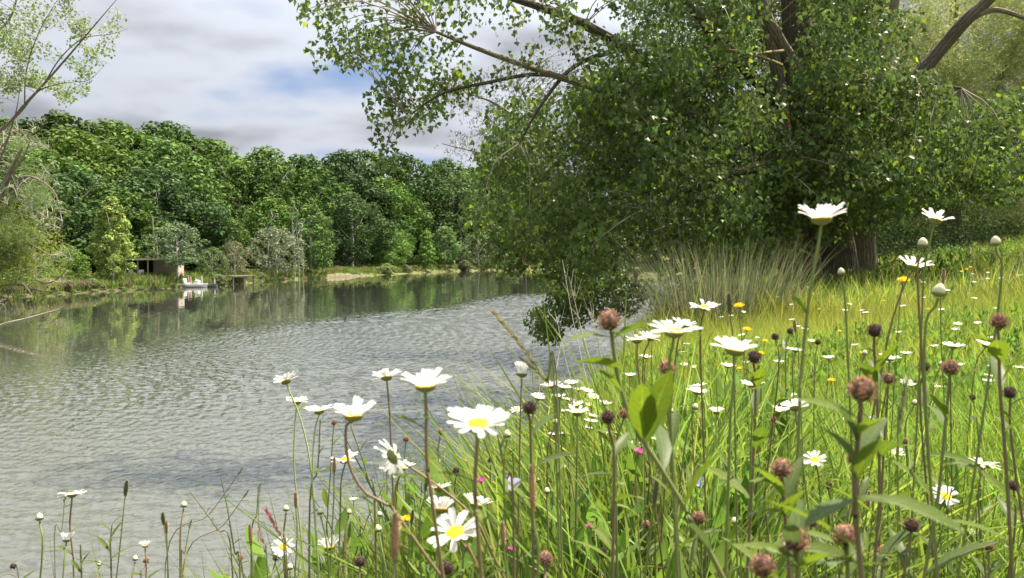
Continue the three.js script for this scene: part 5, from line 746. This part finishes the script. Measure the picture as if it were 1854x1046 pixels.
// ---------------------------------------------------------------- other flowers
const bellGeo = (() => { const mb = new MB(), m = 20, prof = [[0.0015, 0], [0.005, 0.002], [0.007, 0.007], [0.009, 0.013], [0.0125, 0.018]]; for (const [i, [q, y]] of prof.entries()) for (let j = 0; j < m; j++) { const a = j / m * 6.2832, lobe = i === 4 ? Math.cos(a * 5) * 0.0025 : i === 3 ? Math.cos(a * 5) * 0.0006 : 0; mb.vert(Math.cos(a) * (q + lobe), y + lobe * 0.7, Math.sin(a) * (q + lobe), 0, 1, 0, [0.5, 0.46, 0.8]); } for (let i = 0; i < 4; i++) for (let j = 0; j < m; j++) { const a = i * m + j, b = i * m + (j + 1) % m; mb.quad(a, a + m, b + m, b); } const g = mb.build(); g.computeVertexNormals(); return g; })();
const tuftFlower = (col) => { const mb = new MB(), r = RNG(700), c = col; for (let i = 0; i < 70; i++) { const a = i * 2.4, e = Math.sqrt(i / 70), n = V(Math.cos(a) * e, 1.15 - e * 0.9, Math.sin(a) * e).normalize(), p = V(Math.cos(a) * e * 0.003, 0.001, Math.sin(a) * e * 0.003), b = n.clone().cross(V(0.3, 1, 0.2)).normalize(), L = rr(r, 0.007, 0.0105); mb.face([p, p.clone().addScaledVector(n, L * 0.9).addScaledVector(b, -0.0013), p.clone().addScaledVector(n, L), p.clone().addScaledVector(n, L * 0.9).addScaledVector(b, 0.0013)], vary(r, c, 0.2)); } return mb.build(); };
const yellowGeo = tuftFlower([0.85, 0.62, 0.02]), pinkGeo = tuftFlower([0.62, 0.12, 0.42]);
function small(name, category, u, v, d, g, scale, label, group, open = 15) { const H = P(u, v, d), n = facing(H, open, rr(fr, -15, 15)), pts = stemPath(H, n, null, d, [rr(fr, -0.12, 0.12), 0]), t = thing(name, label, category, group, pts[0].clone()); flowerStem(t, pts, 0.0013, 0.0009, stemTone.green); mesh('involucre', involucreGeo, M.stem, t).position.copy(H).sub(t.position); t.children[1].scale.setScalar(0.45 * scale); const h = mesh('petals', g, M.grass, t); h.position.copy(H).sub(t.position); h.quaternion.setFromUnitVectors(V(0, 1, 0), n); h.scale.setScalar(scale); }
small('bellflower', 'bellflower', 926, 888, 1.05, bellGeo, 1, 'pale violet bellflower left of the long brown plantain', null, 0); small('bellflower', 'bellflower', 1266, 880, 1.4, bellGeo, 0.9, 'pale violet bellflower beside a yellow flower in the grass', null, 0);
small('pink_flower', 'pink flower', 1157, 820, 1.6, pinkGeo, 1.1, 'bright pink flower under the slanting knapweed stem'); small('pink_flower', 'pink flower', 871, 872, 1.3, pinkGeo, 0.8, 'small magenta flower beneath the widest daisy'); small('pink_flower', 'pink flower', 1070, 955, 1.2, pinkGeo, 0.8, 'magenta flower beside the sideways turned daisy'); small('pink_flower', 'pink flower', 925, 995, 1.1, pinkGeo, 0.5, 'tiny purple flower low beside the slim plantain');
for (const [u, v, d, s, label] of [[1338, 556, 1.5, 1, 'yellow flower right of the plantain by the rushes'], [1352, 598, 1.6, 0.9, 'yellow flower above the upswept daisy'], [1635, 510, 1.4, 1.1, 'orange yellow flower under the swept daisy'], [1250, 876, 1.4, 0.8, 'yellow flower beside the violet bellflower'], [736, 942, 1.2, 0.9, 'yellow flower behind the thick plantain']]) small('hawkbit', 'yellow flower', u, v, d, yellowGeo, s, label, 'single yellow flowers', 20);
for (const [u, v, d] of [[1750, 488, 7], [1740, 492, 6.5], [1757, 484, 7.2], [1488, 527, 8.5], [1482, 560, 7], [1460, 568, 6], [1385, 618, 3.5], [1378, 640, 3.2], [1520, 600, 5], [1600, 545, 7], [1680, 560, 6], [1560, 640, 4], [1505, 690, 2.6], [1340, 668, 3]]) small('hawkbit', 'yellow flower', u, v, d, yellowGeo, 1.3, 'small yellow flower dotting the far grass of the meadow', 'small yellow flowers in the meadow', 20);
// grass in flower
function seedGrass(path, d, len, label, col, rough) { const pts0 = path.map(([u, v]) => P(u, v, d)), e = pts0[pts0.length - 1]; pts0.push(V(e.x + 0.02, G(e.x, e.z) - 0.01, e.z)); const pts = pts0.slice().reverse(), t = thing('flowering_grass', label, 'grass', 'grass stems in flower', pts[0].clone()); flowerStem(t, pts, 0.0013, 0.0007, () => [0.2, 0.22, 0.08]); const mb = new MB(), cv = new THREE.CatmullRomCurve3(pts), r = RNG(path[0][0]), total = cv.getLength(), n = rough; for (let i = 0; i < n; i++) { const q = 1 - len / total * (i / n), p = cv.getPointAt(clamp(q, 0, 1)).sub(t.position), tg = cv.getTangentAt(clamp(q, 0, 1)), a = i * 2.4, side = V(Math.cos(a), 0.2, Math.sin(a)), b = tg.clone().cross(side).normalize(), c = vary(r, col, 0.25), L = 0.011; const tip = p.clone().addScaledVector(tg, L).addScaledVector(side, 0.0045); mb.face([p, p.clone().lerp(tip, 0.5).addScaledVector(b, -0.0017), tip, p.clone().lerp(tip, 0.5).addScaledVector(b, 0.0017)], c); } mesh('seed_head', mb.build(), M.grass, t); }
seedGrass([[897, 570], [935, 615], [965, 655], [990, 690], [1010, 740]], 0.9, 0.085, 'grass spike leaning left over the water', [0.27, 0.25, 0.12], 46); seedGrass([[952, 655], [975, 675], [990, 690], [1005, 740]], 0.9, 0.045, 'short grass spike crossing the leaning one', [0.3, 0.28, 0.13], 26);
seedGrass([[483, 925], [500, 955], [515, 985], [520, 1030]], 1.2, 0.05, 'red grass spike above the green-centred daisy', [0.35, 0.1, 0.14], 30); seedGrass([[1640, 690], [1630, 760], [1625, 840]], 0.9, 0.07, 'pale hairy grass spike left of the slanting dark stem', [0.26, 0.3, 0.13], 50); seedGrass([[470, 960], [480, 1000], [485, 1040]], 1.2, 0.03, 'buff grass head left of the green-centred daisy', [0.42, 0.34, 0.22], 20);
for (const [path, d, label] of [[[[437, 850], [380, 930], [300, 1020]], 1.5, 'longest thin dark grass stalk slanting right over the water'], [[[448, 890], [405, 950], [330, 1040]], 1.5, 'lower slanting grass stalk right of the longest one'], [[[470, 880], [468, 940], [470, 1030]], 1.6, 'upright thin grass stalk left of the pale stems'], [[[118, 900], [112, 960], [100, 1030]], 1.5, 'thin grass stalk behind the flat edge-on daisy'], [[[345, 945], [335, 1000], [330, 1040]], 1.4, 'short grass stalk right of the paired plantains']]) seedGrass(path, d, 0.02, label, [0.14, 0.16, 0.07], 6);
// leafy knapweed shoots without flowers, standing over the water
function shoot(path, d, label, n, size) { const pts0 = path.map(([u, v]) => P(u, v, d)), e = pts0[pts0.length - 1]; pts0.push(V(e.x, G(e.x, e.z) - 0.01, e.z)); const pts = pts0.slice().reverse(), t = thing('leafy_shoot', label, 'shoot', 'leafy shoots at the front', pts[0].clone()); flowerStem(t, pts, 0.0019, 0.001, () => [0.16, 0.15, 0.07]); const cv = new THREE.CatmullRomCurve3(pts); for (let i = 0; i < n; i++) { const q = 1 - 0.72 * (i / n), a = i * 2.4 + 0.3; leafMesh(t, lanceLeaf, cv.getPoint(q).sub(t.position), V(Math.cos(a), 1.4 - (i / n) * 0.6, Math.sin(a) * 0.7), size * (0.6 + 0.6 * i / n) * rr(fr, 0.8, 1.2), leafGreen[i % 2], fr, 0.9); } }
shoot([[203, 950], [200, 990], [202, 1040]], 1.2, 'leafy green shoot left of the tall plantain', 7, 0.04); shoot([[400, 862], [412, 920], [425, 1000], [435, 1040]], 1.4, 'thin branching shoot highest over the water at left', 8, 0.022); shoot([[345, 890], [375, 930], [395, 960], [420, 1010]], 1.45, 'arching thin shoot left of the branching one', 6, 0.02); shoot([[146, 1010], [148, 1040]], 1.2, 'short leafy shoot under the flat edge-on daisy', 6, 0.03);
shoot([[468, 880], [465, 930], [455, 1000]], 1.5, 'very thin shoot left of the pale daisy stems', 6, 0.018); shoot([[580, 760], [575, 850], [560, 960]], 1.2, 'dark shoot between the pale stems and the ragged daisy', 6, 0.022); shoot([[635, 770], [665, 860], [680, 960]], 1.1, 'dark leafy shoot under the ragged daisy', 8, 0.03); shoot([[895, 760], [915, 860], [930, 960]], 0.9, 'leafy shoot right of the widest daisy', 8, 0.04);
{ const r = RNG(801); for (let i = 0; i < 195; i++) { const left = i >= 170, u = left ? rr(r, 150, 620) : rr(r, 420, 1850), d = left ? rr(r, 1.1, 1.5) : rr(r, 0.5, 1.6), g = P(u, 700, d), gy = G(g.x, g.z); if (shore(g.x, -g.z)[0] < 0.5) continue; const h = rr(r, 0.25, 0.55) * (u > 1050 ? 1.2 : 0.85), t = thing('leafy_shoot', 'leafy green shoot crowding between the flower stems', 'shoot', 'leafy shoots crowding the front', V(g.x, gy - 0.01, g.z)), pts = [V(0, 0, 0), V(rr(r, -0.03, 0.03), h * 0.5, rr(r, -0.03, 0.03)), V(rr(r, -0.06, 0.06), h, rr(r, -0.05, 0.05))], mb = new MB(); tube(mb, pts.map((p, k) => [p, 0.0022 - k * 0.0006]), 8, 5, vary(r, [0.17, 0.17, 0.07], 0.2)); mesh('stem', mb.build(), M.stem, t); const cv = new THREE.CatmullRomCurve3(pts), n = 6 + Math.floor(r() * 4); for (let k = 0; k < n; k++) { const a = k * 2.4 + r(); leafMesh(t, lanceLeaf, cv.getPoint(0.25 + 0.75 * k / n), V(Math.cos(a), rr(r, 0.4, 1.6), Math.sin(a)), rr(r, 0.04, 0.09), leafGreen[Math.floor(r() * 3)], r, rr(r, 0.6, 1.1)); } } }
renderer.render(scene, camera);
